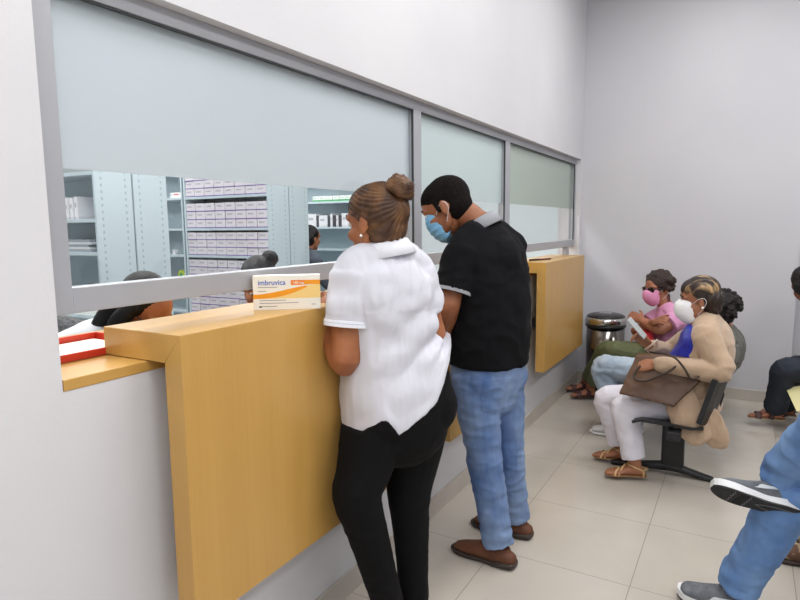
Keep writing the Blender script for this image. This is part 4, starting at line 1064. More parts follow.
# ================================================================== 5  woman in pink
def woman_pink():
    F = V((-.90, -.42, 0)).normalized(); L = V((-F.y, F.x, 0)); Y = 5.10; org = V((1.05, Y, 0))
    t = empty('person', org); tag(t, 'seated woman with folded arms in pink top, pink mask and dark sunglasses, olive trousers', 'person')
    sk = skin('skin_medium', (164, 110, 84), (146, 92, 68))
    pel = V((1.15, Y, .47)); bel = V((1.12, Y, .58)); rib = P(672, 335, Y); che = P(670, 318, Y); nk = P(666, 306, Y); hc = P(658, 288, Y)
    shL = che+L*.15+V((0, 0, .005)); shR = che-L*.145+V((0, 0, .005))
    elL = P(660, 330, Y-.25); wrL = P(641, 320, Y-.16); elR = P(636, 331, Y+.02); wrR = P(655, 322, Y-.27)
    hipL = pel+L*.085; hipR = pel-L*.085; knL = P(612, 351, 4.90); knR = P(606, 350, 5.12)
    anL = V((.42, 5.22, .10)); anR = V((.33, 5.42, .10))
    HM = basis((-.66, -.76, -.12), (0, 0, 1), hc) @ Matrix.Scale(1.04, 4)
    bm = bmesh.new()
    torso_soup(bm, [(pel, .15, .125), (bel, .15, .12), (rib, .15, .115), (che, .15, .10), (lerp(che, nk, .6), .10, .078), (nk, .055, .055)], L); yoke_soup(bm, shL, lerp(che, nk, .8), shR, 0, .95)
    limb(bm, [nk-V((0, 0, .03)), lerp(nk, hc, .35), lerp(nk, hc, .75)], [.056, .052, .054])
    arm_soup(bm, shL, elL, wrL, 1.0); arm_soup(bm, shR, elR, wrR, 1.0)
    for h, k, a in ((hipL, knL, anL), (hipR, knR, anR)): leg_soup(bm, h, k, a, .9); foot_soup(bm, a, (-.85, -.45, 0), .95)
    head_soup(bm, HM, 1.0)
    hand_soup(bm, basis(wrL-elL, F*.8+V((0, 0, .6)), wrL), -1, .35, .95); hand_soup(bm, basis(wrR-elR, F*.8+V((0, 0, .6)), wrR), 1, .35, .95)
    remesh('body', bm, sk, t, .0045, 4)
    pk = mat('pink_jersey', (222, 160, 196), .85, c2=(210, 146, 184), scale=(8, 8, 8), bump=.1)
    bm = bmesh.new(); torso_soup(bm, [(pel, .155, .13), (bel, .155, .125), (rib, .155, .122), (che, .152, .108), (lerp(che, nk, .8), .09, .07)], L, .008, cap='flat'); yoke_soup(bm, shL, lerp(che, nk, .78), shR, .010, .95)
    sleeve_soup(bm, shL, elL, .5, 1.0, .012, 1.1); sleeve_soup(bm, shR, elR, .5, 1.0, .012, 1.1)
    blob(bm, rib+F*.05+L*.07+V((0, 0, .03)), (.065,)*3); blob(bm, rib+F*.05-L*.07+V((0, 0, .03)), (.065,)*3)
    remesh('top', bm, pk, t, .0055, 5, folds(.006, 10, 12, 14))
    ol = mat('olive_twill', (84, 92, 60), .85, c2=(100, 106, 74), scale=(7, 7, 7), bump=.1)
    bm = bmesh.new(); torso_soup(bm, [(pel-V((0, 0, .03)), .15, .125), (pel+V((0, 0, .05)), .15, .125)], L, .006)
    for h, k, a in ((hipL, knL, anL), (hipR, knR, anR)):
        limb(bm, [h, lerp(h, k, .35), lerp(h, k, .8), k, lerp(k, a, .3), lerp(k, a, .8)], [.096, .090, .080, .074, .066, .060], sub=4)
    remesh('trousers', bm, ol, t, .0055, 5, folds(.008, 9, 12, 15))
    for a in (anL, anR): sandal(t, a, (-.85, -.45, 0), mat('maroon_strap', (74, 34, 36), .5), mat('dark_sole', (60, 44, 38), .6), .95, kind='band')
    hm = mat('short_dark_curls', (38, 27, 24), .7, c2=(58, 40, 32), scale=(60, 60, 60), bump=.5, bscale=200)
    bm = bmesh.new(); blob_m(bm, HM, (-.020, 0, .045), (.104, .096, .094)); rnd = random.Random(9)
    for k in range(70):
        u = V((rnd.gauss(0, 1), rnd.gauss(0, 1), rnd.gauss(0, 1))).normalized()
        if u.x > .30 and u.z < .55: continue
        if u.z < -.7: continue
        blob_m(bm, HM, tuple(V((-.022, 0, .034))+V((u.x*.100, u.y*.096, u.z*.094))), (.019,)*3)
    remesh('hair', bm, hm, t, .0045, 2, lambda co, n: n*(.004*noise.noise(co*90)))
    # ponytail strand at the neck
    bm = bmesh.new(); tube_m(bm, HM, [(-.03, .06, -.06), (-.01, .068, -.12), (.03, .062, -.17), (.04, .055, -.21)], [.022, .020, .014, .006], n=12)
    remesh('hair_lock', bm, mat('auburn_lock', (78, 34, 28), .5), t, .004, 2)
    mask(t, HM, mat('mask_pink', (226, 150, 188), .7), 'cup', 1.0)
    gl = mat('sunglass_lens', (16, 15, 17), .08); gf = mat('sunglass_frame', (30, 22, 24), .3)
    for sg in (-1, 1):
        bm = bmesh.new(); blob_m(bm, HM, (.098, sg*.034, .002), (.007, .030, .023), Matrix.Rotation(sg*.25, 4, 'Z')); link('sunglass_lens', bm, gl, t, smooth=True, world=True)
        wire('sunglass_temple', [tf(HM, .096, sg*.064, .010), tf(HM, .05, sg*.080, .010), tf(HM, -.01, sg*.084, .006)], .003, gf, t)
    wire('sunglass_bridge', [tf(HM, .104, .010, .008), tf(HM, .107, 0, .010), tf(HM, .104, -.010, .008)], .003, gf, t)
    # red bag on her lap
    b = empty('handbag', rib+F*.24-V((0, 0, .10))); tag(b, 'small red handbag on the lap of the woman in pink', 'bag')
    c = lerp(elL, elR, .5)+F*.02-V((0, 0, .055))
    bm = bmesh.new(); tube(bm, [tuple(c-L*.13-V((0, 0, .03))), tuple(c-L*.05), tuple(c+L*.05), tuple(c+L*.13-V((0, 0, .03)))], [(.040, .03), (.06, .05), (.06, .05), (.04, .03)], side=(0, 0, 1), n=20, power=3)
    remesh('bag_body', bm, mat('red_leather', (190, 40, 46), .45), b, .005, 3, folds(.006, 12, 12, 2))
    wire('bag_handle', [c-L*.08+V((0, 0, .04)), c-L*.05+F*.06+V((0, 0, .05)), c+L*.05+F*.06+V((0, 0, .05)), c+L*.08+V((0, 0, .04))], .006, mat('red_leather', (190, 40, 46)), b)
    return t

woman_white(); man_black(); tb = woman_beige(); person_curly(); woman_pink()

# brown handbag on the beige woman's lap, and her phone
def tote():
    O = V((1.03, 3.60, .50)); t = empty('handbag', O); tag(t, 'brown leather tote bag on the lap of the woman in the beige cardigan', 'bag')
    mb = mat('brown_leather', (92, 62, 38), .45, c2=(76, 50, 32), scale=(6, 6, 6), bump=.1, bscale=200)
    a = P(637, 354, 3.62); b = P(621, 391, 3.56); c = P(675, 404, 3.56); d = P(703, 378, 3.60); e = P(692, 358, 3.62)
    bm = bmesh.new()
    th = .055
    fr = [bm.verts.new(p+V((0, -th*(1.2 if k in (1, 2) else .6), 0))) for k, p in enumerate((a, b, c, d, e))]
    bk = [bm.verts.new(p+V((0, th*(1.2 if k in (1, 2) else .6), 0))) for k, p in enumerate((a, b, c, d, e))]
    bm.faces.new(fr); bm.faces.new(bk[::-1])
    for k in range(5): bm.faces.new((fr[k], bk[k], bk[(k+1) % 5], fr[(k+1) % 5]))
    remesh('bag_body', bm, mb, t, .005, 8, folds(.005, 9, 9, 21))
    dk = mat('dark_brown_handle', (52, 36, 28), .5)
    wire('bag_handle', [P(640, 366, 3.53), P(634, 377, 3.50), P(645, 381, 3.49), P(668, 372, 3.50), P(676, 366, 3.52)], .006, dk, t)
    wire('bag_handle', [P(650, 352, 3.53), P(672, 356, 3.49), P(684, 368, 3.48), P(690, 378, 3.48), P(697, 378, 3.50), P(702, 372, 3.53)], .006, dk, t)
    w = tb[1]
    ph = empty('mobile_phone', w); tag(ph, 'pale mobile phone held up by the woman in the beige cardigan', 'phone')
    p0 = P(646, 338, 3.72); p1 = P(628, 318, 3.70)
    dd = (p1-p0).normalized(); M = basis(dd, (.5, -.25, .7), lerp(p0, p1, .5))
    bm = bmesh.new(); box(bm, (-.072, -.030, -.004), (.072, .030, .004), .003)
    bm.transform(M); link('phone_body', bm, mat('phone_grey', (168, 172, 172), .35), ph, world=True)
    bm = bmesh.new(); box(bm, (-.066, -.026, -.0048), (.066, .026, -.0038), 0); bm.transform(M); link('screen', bm, mat('phone_glass', (60, 64, 70), .1), ph, world=True)
    br = empty('bracelet', w); tag(br, 'pale bangle round the wrist of the woman holding the phone', 'bracelet')
    bm = bmesh.new(); M = Matrix.Translation(P(651, 345, 3.775)) @ V((-.7, 0, .7)).to_track_quat('Z', 'Y').to_matrix().to_4x4(); ring_tube(bm, M, .046, .046, 0, .006); link('bangle', bm, mat('bangle_tan', (190, 170, 150), .4), br, smooth=True, world=True)
tote()
# ================================================================== 6  man with crossed legs at the right edge
def sneaker(name, t, M, L=.295, left=True):
    """grey running shoe, +X toe, +Z up, sole bottom at z=0; M places it"""
    W = .052
    up_ = mat('grey_knit', (92, 96, 102), .85, c2=(108, 112, 118), scale=(40, 40, 40), bump=.2, bscale=400); mid = mat('white_foam', (222, 224, 226), .6); out = mat('black_outsole', (30, 30, 32), .7); sw = mat('silver_swoosh', (206, 212, 216), .4)
    def wid(u):
        return W*(.70+.30*min(1, u*4.5))*(1-.16*math.exp(-((u-.40)/.15)**2))*(1 if u < .75 else math.sqrt(max(0, 1-((u-.75)/.262)**2)))
    def slab(z0, z1, grow, spring=.014):
        bm = bmesh.new(); n = 30; low = []; hi = []
        pts = []
        for k in range(n+1):
            u = k/n; pts.append((-.085+L*u, wid(u)*grow+.002, u))
        loop = [(x, w, u) for x, w, u in pts]+[(x, -w, u) for x, w, u in pts[::-1]]
        def zz(u): return spring*max(0, (u-.62)/.38)**2+.006*max(0, (.18-u)/.18)**2
        A = [bm.verts.new(M @ V((x, w*1.0, z0+zz(u)))) for x, w, u in loop]; B = [bm.verts.new(M @ V((x, w*.985, z1+zz(u)-(.006*max(0, 1-abs(u-.45)*3))))) for x, w, u in loop]
        # fan-free: quads across the sole
        m = len(loop)
        for k in range(n):
            bm.faces.new((A[k], A[k+1], A[m-2-k], A[m-1-k])); bm.faces.new((B[k], B[m-1-k], B[m-2-k], B[k+1]))
        for k in range(m): bm.faces.new((A[k], A[(k+1) % m], B[(k+1) % m], B[k]))
        bmesh.ops.remove_doubles(bm, verts=bm.verts[:], dist=.0004)
        return bm
    s = link('outsole', slab(0, .007, .93), out, t, world=True)
    link('midsole', slab(.0065, .032, 1.0), mid, t, smooth=False, world=True)
    # pale flex lines across the tread and the heel window
    pl = mat('tread_line', (120, 120, 120), .7)
    def zz(u): return .014*max(0, (u-.62)/.38)**2+.006*max(0, (.18-u)/.18)**2
    for u in (.60, .78):
        x = -.085+L*u; w = wid(u)*.9; k = 9
        pts = [tf(M, x+(.003 if j % 2 else -.003), -w+2*w*j/k, zz(u)-.0003) for j in range(k+1)]
        wire('tread_line', pts, .0016, pl, t, sub=1, n=6)
    for j in range(5):
        for i in range(3):
            u = .64+.035*i+(.0); x = -.085+L*u; y = -.032+.016*j
            bm = bmesh.new(); R = M.copy(); R.translation = M @ V((x, y, zz(u)-.0002)); bmesh.ops.create_cube(bm, size=1, matrix=R @ Matrix.Diagonal((.006, .010, .003, 1))); link('tread_lug', bm, mat('tread_dark', (16, 16, 17), .7), t, world=True)
    wire('heel_window_edge', [tf(M, -.085+L*u, y*wid(u)*.8, zz(u)-.0004) for u, y in ((.50, .0), (.40, .45), (.25, .6), (.10, .55), (.045, 0), (.10, -.55), (.25, -.6), (.40, -.45), (.50, 0))], .0014, pl, t, n=6)
    bm = bmesh.new()
    tube_m(bm, M, [(-.066, 0, .045), (-.02, 0, .050), (.05, 0, .050), (.11, 0, .044), (.165, 0, .042), (L-.108, 0, .040)], [(.037, .032), (.043, .042), (.045, .038), (W-.001, .026), (W-.006, .018), (W-.022, .012)], n=24, power=2.3)
    tube_m(bm, M, [(-.030, 0, .05), (-.034, 0, .100)], [(.036, .050), (.034, .045)], n=20, cap='flat', side=(0, 1, 0))
    blob_m(bm, M, (.045, 0, .072), (.065, .032, .022), Matrix.Rotation(.32, 4, 'Y'))
    remesh('upper', bm, up_, t, .004, 4)
    # swoosh on both sides
    for sg in (-1, 1):
        bm = bmesh.new(); n = 14; a = []; b = []
        for k in range(n+1):
            u = k/n; x = .085-.115*u; z0 = .043+.030*u**1.5; th = .020*(1-u)**.8*min(1, (u+.02)*5)+.0012
            y = sg*(.0465-.003*abs(u-.2)-.010*max(0, (z0-.052)/.03))
            a.append(M @ V((x, y, z0))); b.append(M @ V((x-.004, y-sg*.004, z0+th)))
        out_ = (M.to_3x3() @ V((0, sg, 0)))*.003
        rows = [[bm.verts.new(p), bm.verts.new(p+out_), bm.verts.new(q+out_), bm.verts.new(q)] for p, q in zip(a, b)]
        for A, B in zip(rows, rows[1:]):
            for q in range(4): bm.faces.new((A[q], A[(q+1) % 4], B[(q+1) % 4], B[q]))
        bm.faces.new(rows[0]); bm.faces.new(rows[-1][::-1])
        link('swoosh', bm, sw, t, smooth=False, world=True)
    for k in range(4):
        x = .030+k*.020; z = .100-k*.010
        wire('lace', [tf(M, x, -.022, z-.010), tf(M, x+.004, 0, z), tf(M, x, .022, z-.010)], .0028, mat('lace_grey', (150, 152, 156), .8), t)

def man_crossed():
    org = V((2.15, 2.45, 0)); t = empty('person', org); tag(t, 'seated man at right edge in blue jeans and grey running shoes, ankle on knee', 'person')
    sk = skin('skin_brown', (166, 112, 84), (146, 92, 66)); F = V((-1, .05, 0)).normalized(); L = V((-F.y, F.x, 0))
    pel = V((2.30, 2.40, .50)); bel = V((2.33, 2.40, .65)); che = V((2.36, 2.40, .90)); nk = V((2.36, 2.40, 1.05)); hc = V((2.33, 2.40, 1.19))
    shL = che+L*.17; shR = che-L*.17; elL = V((2.22, 2.12, .72)); wrL = V((2.00, 2.22, .62)); elR = V((2.22, 2.68, .72)); wrR = V((1.98, 2.58, .60))
    hipR = pel-L*.10; hipL = pel+L*.10
    knR = P(788, 500, 2.50); anR = V((1.56, 2.53, .10))
    toe = P(704, 489, 2.36); heel = P(797, 517, 2.44)
    d = (toe-heel).normalized()
    
    sole_n = V((-.10, -.74, -.64)); z = -(sole_n-d*sole_n.dot(d)).normalized(); y = z.cross(d)          # direction the sole faces
    M = Matrix((d, y, z)).transposed().to_4x4(); M.translation = heel+d*.075
    anL = M @ V((-.020, 0, .130)); knL = P(856, 392, 2.28)
    bm = bmesh.new()
    torso_soup(bm, [(pel, .17, .13), (bel, .165, .13), (che, .17, .115), (lerp(che, nk, .6), .11, .085), (nk, .065, .062)], L); yoke_soup(bm, shL, lerp(che, nk, .8), shR)
    limb(bm, [nk-V((0, 0, .03)), lerp(nk, hc, .35), lerp(nk, hc, .75)], [.060, .056, .058]); HM = basis((-1, .2, -.1), (0, 0, 1), hc); head_soup(bm, HM, 1.0)
    arm_soup(bm, shL, elL, wrL, 1.05); arm_soup(bm, shR, elR, wrR, 1.05); leg_soup(bm, hipR, knR, anR, 1.0); leg_soup(bm, hipL, knL, anL, 1.0)
    foot_soup(bm, anR, (-1, 0, 0), .9)
    hand_soup(bm, basis((-.9, .2, -.3), (0, 0, 1), wrL), -1, .5); hand_soup(bm, basis((-.9, -.2, -.3), (0, 0, 1), wrR), 1, .5)
    remesh('body', bm, sk, t, .006, 4)
    bm = bmesh.new(); torso_soup(bm, [(pel, .18, .14), (bel, .176, .14), (che, .176, .13), (lerp(che, nk, .8), .11, .085)], L, .01, cap='flat'); yoke_soup(bm, shL, lerp(che, nk, .78), shR, .013); sleeve_soup(bm, shL, elL, .7); sleeve_soup(bm, shR, elR, .7)
    remesh('shirt', bm, mat('dark_grey_shirt', (60, 64, 72), .85), t, .007, 5, folds(.007))
    mj = jeans('jeans_bright', (80, 116, 168), (116, 150, 194))
    bm = bmesh.new(); torso_soup(bm, [(pel-V((0, 0, .03)), .17, .135), (pel+V((0, 0, .08)), .17, .135)], L, .006)
    for h, k, a, kk in ((hipR, knR, anR, 1.0), (hipL, knL, anL, 1.0)):
        limb(bm, [h, lerp(h, k, .35), lerp(h, k, .8), k, lerp(k, a, .3), lerp(k, a, .72), lerp(k, a, .99)], [.105, .100, .088, .084, .080, .074, .072], sub=4, cap='flat')
    c1 = hemcrumple(anR+V((0, 0, .03)), .15, .008, 80); c2 = hemcrumple(anL, .15, .009, 60)
    remesh('jeans', bm, mj, t, .0055, 5, folds(.010, 8, 13, 31, extra=lambda co, n: c1(co, n)+c2(co, n)))
    # raised shoe: its sole turned to the camera
    sneaker('sneaker', t, M)
    M2 = basis((-1, .05, 0), (0, 0, 1), (1.55, 2.53, 0)); sneaker('sneaker', t, M2, .28)
    hm = mat('cropped_black_hair', (26, 22, 21)); bm = bmesh.new(); blob_m(bm, HM, (-.024, 0, .036), (.097, .0795, .088)); blob_m(bm, HM, (-.040, 0, -.012), (.069, .068, .066)); remesh('hair', bm, hm, t, .006, 3)
    eyes(t, HM)

# ================================================================== 7  person in dark trousers, back right
def person_dark():
    org = V((2.1, 5.1, 0)); t = empty('person', org); tag(t, 'person with black hair in dark trousers and strappy sandal, at the far right edge', 'person')
    sk = skin('skin_medium', (164, 110, 84), (146, 92, 68)); F = V((-1, -.10, 0)).normalized(); L = V((-F.y, F.x, 0))
    pel = V((2.35, 5.15, .49)); bel = V((2.28, 5.13, .62)); che = V((2.12, 5.11, .84)); nk = V((2.04, 5.10, .97)); hc = P(806, 284, 5.08)
    shL = che+L*.15; shR = che-L*.15; elL = V((2.16, 4.88, .68)); wrL = V((2.05, 5.0, .60)); elR = V((2.16, 5.36, .68)); wrR = V((2.05, 5.22, .60))
    wrL = P(806, 397, 4.90)+V((.13, .05, .07)); elL = V((2.22, 4.86, .70))
    hipL = pel+L*.09; hipR = pel-L*.09; knL = P(785, 370, 5.02); knR = P(795, 368, 5.26); anL = P(775, 409, 5.10); anR = V((1.86, 5.40, .10))
    anL.z = max(anL.z, .105)
    bm = bmesh.new()
    torso_soup(bm, [(pel, .16, .13), (bel, .155, .12), (che, .155, .11), (lerp(che, nk, .6), .10, .08), (nk, .06, .06)], L); yoke_soup(bm, shL, lerp(che, nk, .8), shR)
    limb(bm, [nk-V((0, 0, .03)), lerp(nk, hc, .35), lerp(nk, hc, .75)], [.058, .054, .056]); HM = basis((.1, .95, -.3), (0, 0, 1), hc); head_soup(bm, HM, 1.0)
    arm_soup(bm, shL, elL, wrL); arm_soup(bm, shR, elR, wrR)
    for h, k, a in ((hipL, knL, anL), (hipR, knR, anR)): leg_soup(bm, h, k, a, .95); foot_soup(bm, a, (-.98, -.1, 0), .95)
    hand_soup(bm, basis((-.9, .1, -.2), (0, 0, 1), wrL), -1, .5); hand_soup(bm, basis((-.9, -.1, -.2), (0, 0, 1), wrR), 1, .5)
    remesh('body', bm, sk, t, .005, 4)
    bm = bmesh.new(); torso_soup(bm, [(pel, .17, .14), (bel, .165, .13), (che, .162, .12), (lerp(che, nk, .8), .10, .08)], L, .008, cap='flat'); yoke_soup(bm, shL, lerp(che, nk, .78), shR, .012); sleeve_soup(bm, shL, elL, .7); sleeve_soup(bm, shR, elR, .7)
    remesh('shirt', bm, mat('slate_shirt', (70, 76, 88), .85), t, .007, 5, folds(.006))
    bm = bmesh.new(); torso_soup(bm, [(pel-V((0, 0, .03)), .16, .13), (pel+V((0, 0, .06)), .16, .13)], L, .006)
    for h, k, a in ((hipL, knL, anL), (hipR, knR, anR)):
        limb(bm, [h, lerp(h, k, .35), lerp(h, k, .8), k, lerp(k, a, .3), lerp(k, a, .7), lerp(k, a, .90)], [.100, .096, .090, .086, .082, .078, .080], sub=4)
    remesh('trousers', bm, mat('dark_navy_denim', (24, 30, 40), .8, c2=(32, 40, 52), scale=(7, 7, 5)), t, .006, 5, folds(.006))
    for a in (anL, anR): sandal(t, a, (-.98, -.1, 0), mat('dark_brown_strap', (66, 34, 28), .5), mat('beige_sole', (150, 126, 96), .7), .95, kind='band')
    bm = bmesh.new(); blob_m(bm, HM, (-.020, 0, .036), (.104, .092, .094)); blob_m(bm, HM, (-.045, 0, -.02), (.075, .08, .075)); remesh('hair', bm, mat('black_curls', (20, 18, 19)), t, .005, 3, lambda co, n: n*(.005*noise.noise(co*60)))
    eyes(t, HM)
    pp = empty('document', V((1.86, 5.0, .5))); tag(pp, 'pale yellow paper on the lap of the person in dark trousers', 'paper')
    c = P(806, 397, 4.90); M = basis((1, .1, .35), (0, -.5, 1), c); bm = bmesh.new(); box(bm, (-.09, -.12, -.002), (.12, .12, .002), .0005); bm.transform(M); link('sheet', bm, mat('pale_yellow_paper', (226, 218, 164), .7), pp, world=True)

# ================================================================== 8  seated person behind the crossed legs: one patterned shoe
def person_behind():
    org = V((2.2, 3.05, 0)); t = empty('person', org); tag(t, 'person almost wholly outside the right edge, only a brown patterned shoe showing on the floor', 'person')
    sk = skin('skin_medium', (164, 110, 84), (146, 92, 68)); F = V((-1, 0, 0)); L = V((0, -1, 0))
    pel = V((2.50, 3.10, .49)); bel = V((2.52, 3.10, .64)); che = V((2.54, 3.10, .88)); nk = V((2.54, 3.10, 1.02)); hc = V((2.52, 3.10, 1.15))
    anL = V((1.86, 3.06, .10)); anR = V((2.00, 3.24, .10)); bm = bmesh.new()
    torso_soup(bm, [(pel, .16, .13), (bel, .155, .12), (che, .155, .11), (lerp(che, nk, .6), .10, .08), (nk, .06, .06)], L); yoke_soup(bm, che+L*.15, lerp(che, nk, .8), che-L*.15)
    limb(bm, [nk-V((0, 0, .03)), lerp(nk, hc, .75)], [.058, .056]); HM = basis((-1, 0, 0), (0, 0, 1), hc); head_soup(bm, HM, 1.0)
    for sg, a in ((1, anL), (-1, anR)):
        arm_soup(bm, che+L*.15*sg, che+L*.2*sg+V((-.12, 0, -.2)), V((2.25, 3.10-.12*sg, .58))); leg_soup(bm, pel+L*.09*sg, V((2.02, 3.10-.10*sg, .48)), a, .95); foot_soup(bm, a, F, .9)
        hand_soup(bm, basis((-1, 0, -.2), (0, 0, 1), V((2.25, 3.10-.12*sg, .58))), -sg, .5)
    remesh('body', bm, sk, t, .007, 4)
    bm = bmesh.new(); torso_soup(bm, [(pel, .17, .14), (bel, .165, .13), (che, .162, .12), (lerp(che, nk, .8), .10, .08)], L, .008, cap='flat'); yoke_soup(bm, che+L*.15, lerp(che, nk, .78), che-L*.15, .012)
    for sg in (1, -1): sleeve_soup(bm, che+L*.15*sg, che+L*.2*sg+V((-.12, 0, -.2)), .7)
    remesh('shirt', bm, mat('sand_shirt', (150, 140, 124), .85), t, .007, 5)
    bm = bmesh.new(); torso_soup(bm, [(pel-V((0, 0, .03)), .16, .13), (pel+V((0, 0, .06)), .16, .13)], L, .006)
    for sg, a in ((1, anL), (-1, anR)):
        h = pel+L*.09*sg; k = V((2.02, 3.10-.10*sg, .48)); limb(bm, [h, lerp(h, k, .5), k, lerp(k, a, .3), lerp(k, a, .97)], [.10, .095, .082, .076, .070], sub=4)
    remesh('trousers', bm, mat('khaki_trousers', (120, 106, 84), .85), t, .007, 5)
    for a in (anL, anR): shoe('shoe', t, (a.x, a.y, 0), F, mat('patterned_brown', (96, 66, 48), .7, c2=(180, 158, 128), scale=(22, 22, 22), lo=.47, hi=.53, detail=1), mat('dark_sole', (60, 44, 38)), L=.27)
    bm = bmesh.new(); blob_m(bm, HM, (-.024, 0, .036), (.099, .082, .090)); blob_m(bm, HM, (-.045, 0, -.012), (.072, .07, .068)); remesh('hair', bm, mat('cropped_black_hair', (26, 22, 21)), t, .006, 3)

def chairs_right():
    for (x, y, lb) in ((2.42, 2.42, 'black seat under the man with crossed legs at the right edge'), (2.60, 3.10, 'black seat just outside the right edge behind the crossed legs'), (2.45, 5.15, 'black seat under the person in dark trousers at far right')):
        t = empty('waiting_chair', (x, y, 0)); tag(t, lb, 'chair')
        boxo('seat', (-.24, -.22, .365), (.22, .22, .40), m_black, t, .012); boxo('backrest', (.20, -.22, .44), (.235, .22, .82), m_black, t, .012)
        boxo('post', (-.03, -.03, .03), (.03, .03, .37), m_black, t, .004); boxo('foot_bar', (-.26, -.03, 0), (.28, .03, .035), m_black, t, .008)
        for s in (-.2, .2): boxo('back_strut', (.19, s-.012, .38), (.215, s+.012, .5), m_black, t, .002)

# ================================================================== pharmacy staff behind the screen
def staff(org, hc, HF, label, shirt_m, hair_m, bun=None, lean=V((0, 0, 0)), sleeve=None, long_=False, lab='coat'):
    t = empty('person', org); tag(t, label, 'person'); sk = skin('skin_tan', (178, 116, 82), (160, 98, 66))
    HM = basis(HF, (0, 0, 1), hc); F = V((HF[0], HF[1], 0)).normalized(); L = V((-F.y, F.x, 0))
    nk = hc+V((0, 0, -.13))-F*.05; che = nk-F*.05+V((0, 0, -.13)); bel = che-F*.06+V((0, 0, -.22))
    if long_: nk = hc+V((0, 0, -.10))-F*.13; che = nk-F*.15+V((0, 0, -.10)); bel = che-F*.12+V((0, 0, -.20))
    pel = V((bel.x, bel.y, max(.46, bel.z-.18)))
    shL = che+L*.17+V((0, 0, .03)); shR = che-L*.17+V((0, 0, .03)); elL = shL+F*.12+V((0, 0, -.22))+L*.05; elR = shR+F*.12+V((0, 0, -.22))-L*.05
    wrL = elL+F*.20-L*.06+V((0, 0, .02)); wrR = elR+F*.20+L*.06+V((0, 0, .02))
    bm = bmesh.new(); torso_soup(bm, [(pel, .16, .13), (bel, .155, .12), (che, .155, .11), (lerp(che, nk, .6), .10, .08), (nk, .06, .06)], L); yoke_soup(bm, shL, lerp(che, nk, .8), shR)
    limb(bm, [nk-V((0, 0, .03)), lerp(nk, hc, .35), lerp(nk, hc, .75)], [.058, .054, .056]); head_soup(bm, HM, 1.0); arm_soup(bm, shL, elL, wrL); arm_soup(bm, shR, elR, wrR)
    hand_soup(bm, basis(F, (0, 0, 1), wrL), -1, .5); hand_soup(bm, basis(F, (0, 0, 1), wrR), 1, .5)
    for sg in (1, -1):
        h = pel+L*.09*sg; leg_soup(bm, h, V((h.x+F.x*.08, h.y+F.y*.08, pel.z*.52)), V((h.x, h.y, .09))); foot_soup(bm, V((h.x, h.y, .09)), F, .9)
    remesh('body', bm, sk, t, .006, 4)
    bm = bmesh.new(); torso_soup(bm, [(pel-V((0, 0, .2)), .18, .15), (pel, .175, .14), (bel, .165, .13), (che, .162, .12), (lerp(che, nk, .8), .10, .08)], L, .010, cap='flat'); yoke_soup(bm, shL, lerp(che, nk, .78), shR, .014)
    limb(bm, [shL, elL, lerp(elL, wrL, .8)], [.074, .058, .046]); limb(bm, [shR, elR, lerp(elR, wrR, .8)], [.074, .058, .046])
    remesh(lab, bm, shirt_m, t, .006, 5, folds(.005))
    bm = bmesh.new()
    for sg in (1, -1):
        h = pel+L*.09*sg; limb(bm, [h, V((h.x+F.x*.08, h.y+F.y*.08, pel.z*.52)), V((h.x, h.y, .11))], [.10, .08, .06])
    remesh('trousers', bm, mat('dark_staff_trousers', (40, 42, 50), .8), t, .008, 4)
    for sg in (1, -1):
        h = pel+L*.09*sg; shoe('shoe', t, (h.x, h.y, 0), F, mat('black_leather', (22, 22, 24)), mat('black_rubber', (16, 16, 17)), L=.26)
    bm = bmesh.new(); blob_m(bm, HM, (-.026, 0, .036), (.102, .087, .094)); blob_m(bm, HM, (-.045, 0, -.02), (.074, .08, .078))
    if long_:
        tube_m(bm, HM, [(-.055, 0, .02), (-.085, .01, -.08), (-.10, .02, -.20), (-.09, .02, -.30)], [(.085, .05), (.10, .055), (.095, .045), (.06, .02)], n=20)
        for sg in (1, -1): tube_m(bm, HM, [(.01, sg*.080, .03), (-.01, sg*.092, -.06), (-.01, sg*.090, -.16)], [(.03, .02), (.035, .022), (.02, .012)], side=(1, 0, 0), n=12)
    remesh('hair', bm, hair_m, t, .005, 3, lambda co, n: n*(.0006*math.sin(co.x*400+co.y*300)))
    if bun:
        bm = bmesh.new(); blob_m(bm, HM, bun, (.042, .042, .040)); blob_m(bm, HM, tuple(V(bun)*.8), (.03, .03, .03)); remesh('hair_bun', bm, hair_m, t, .005, 2, lambda co, n: n*(.003*noise.noise(co*80)))
    eyes(t, HM)
    return t, HM, shL, elL, shR, elR

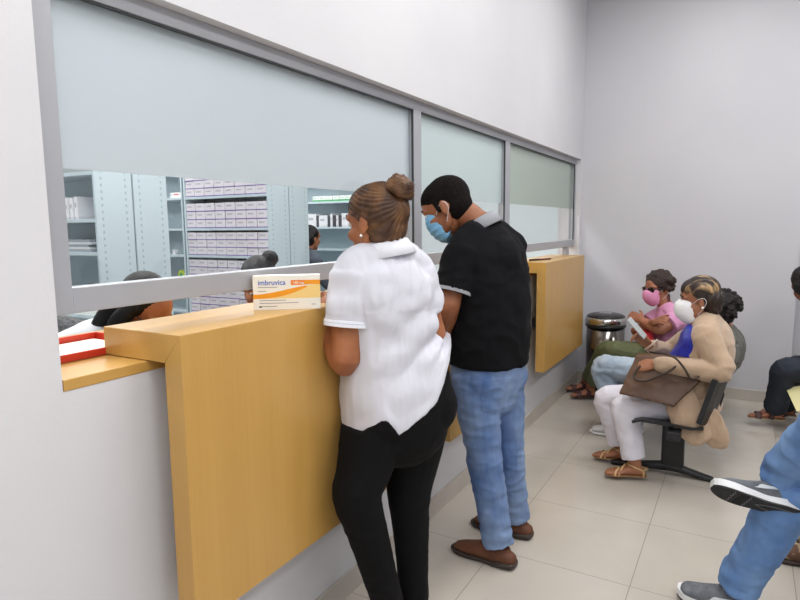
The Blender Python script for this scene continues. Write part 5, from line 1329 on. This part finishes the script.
bh = mat('glossy_black_hair', (12, 11, 12), .55, spec=.25)
def pharmacists():
    wc = mat('white_coat', (206, 209, 214), .75)
    h1 = P(146, 308, 1.46)
    t, HM, shL, elL, shR, elR = staff(V((-.62, 1.60, 0)), h1, V((.72, .10, -.62)), 'pharmacist with long black hair and glasses bowed over the desk behind the nearest counter', wc, bh, long_=True)
    gf = mat('glasses_black', (20, 20, 22), .3)
    for sg in (-1, 1):
        bm = bmesh.new(); ring_tube(bm, HM @ Matrix.Translation((.104, sg*.033, 0)) @ Matrix.Rotation(PI/2, 4, 'Y'), .020, .026, 0, .002); link('glasses_rim', bm, gf, t, smooth=True, world=True)
        wire('glasses_temple', [tf(HM, .10, sg*.060, .006), tf(HM, .04, sg*.080, .008), tf(HM, -.015, sg*.084, .004)], .002, gf, t)
    # grey fleece thrown over a chair back, at far left
    f = empty('swivel_chair', V((-1.02, 1.40, 0))); tag(f, 'chair with grey fleece back beside the pharmacist, at the far left of the opening', 'chair')
    gm = mat('grey_fleece', (112, 114, 116), .95, c2=(90, 92, 94), scale=(60, 60, 60), bump=.8, bscale=160)
    bm = bmesh.new(); tube(bm, [(-.98, 1.44, .82), (-.97, 1.45, 1.0), (-.95, 1.46, 1.10)], [(.22, .07), (.22, .07), (.16, .05)], side=(.85, .5, 0), n=24, power=3); remesh('chair_back', bm, gm, f, .006, 4, lambda co, n: n*(.006*noise.noise(co*70)))
    bm = bmesh.new(); box(bm, (-1.2, 1.15, .46), (-.78, 1.56, .53), .02); link('seat', bm, m_black, f, world=True)
    bm = bmesh.new(); tube(bm, [(-.98, 1.36, .05), (-.98, 1.36, .47)], [.03, .03], n=12, sub=1); link('post', bm, m_black, f, smooth=True, world=True)
    bm = bmesh.new(); tube(bm, [(-.98, 1.38, .48), (-.96, 1.42, .70), (-.965, 1.43, .95)], [.02, .02, .02], n=10); link('back_bar', bm, m_black, f, smooth=True, world=True)
    for k in range(5):
        a = k*2*PI/5; bm = bmesh.new(); tube(bm, [(-.98, 1.36, .07), (-.98+.27*math.cos(a), 1.36+.27*math.sin(a), .03)], [.022, .018], n=8, sub=1); link('leg', bm, m_black, f, smooth=True, world=True)
    h2 = P(259, 284, 2.15)
    staff(V((-.62, 2.25, 0)), h2, V((.55, -.60, -.50)), 'pharmacist with black hair tied in a bun half hidden behind the medicine carton', mat('plum_tunic', (120, 60, 74), .8), bh, bun=(-.075, .055, .095), lab='tunic')
    h3 = P(311, 238, 4.75)
    staff(V((h3.x, h3.y, 0)), h3, V((.2, .97, -.1)), 'pharmacist with cropped dark hair standing among the shelves near the far unit', mat('slate_shirt', (70, 76, 88), .85), mat('cropped_black_hair', (26, 22, 21)))

man_crossed(); person_dark(); person_behind(); chairs_right(); pharmacists()
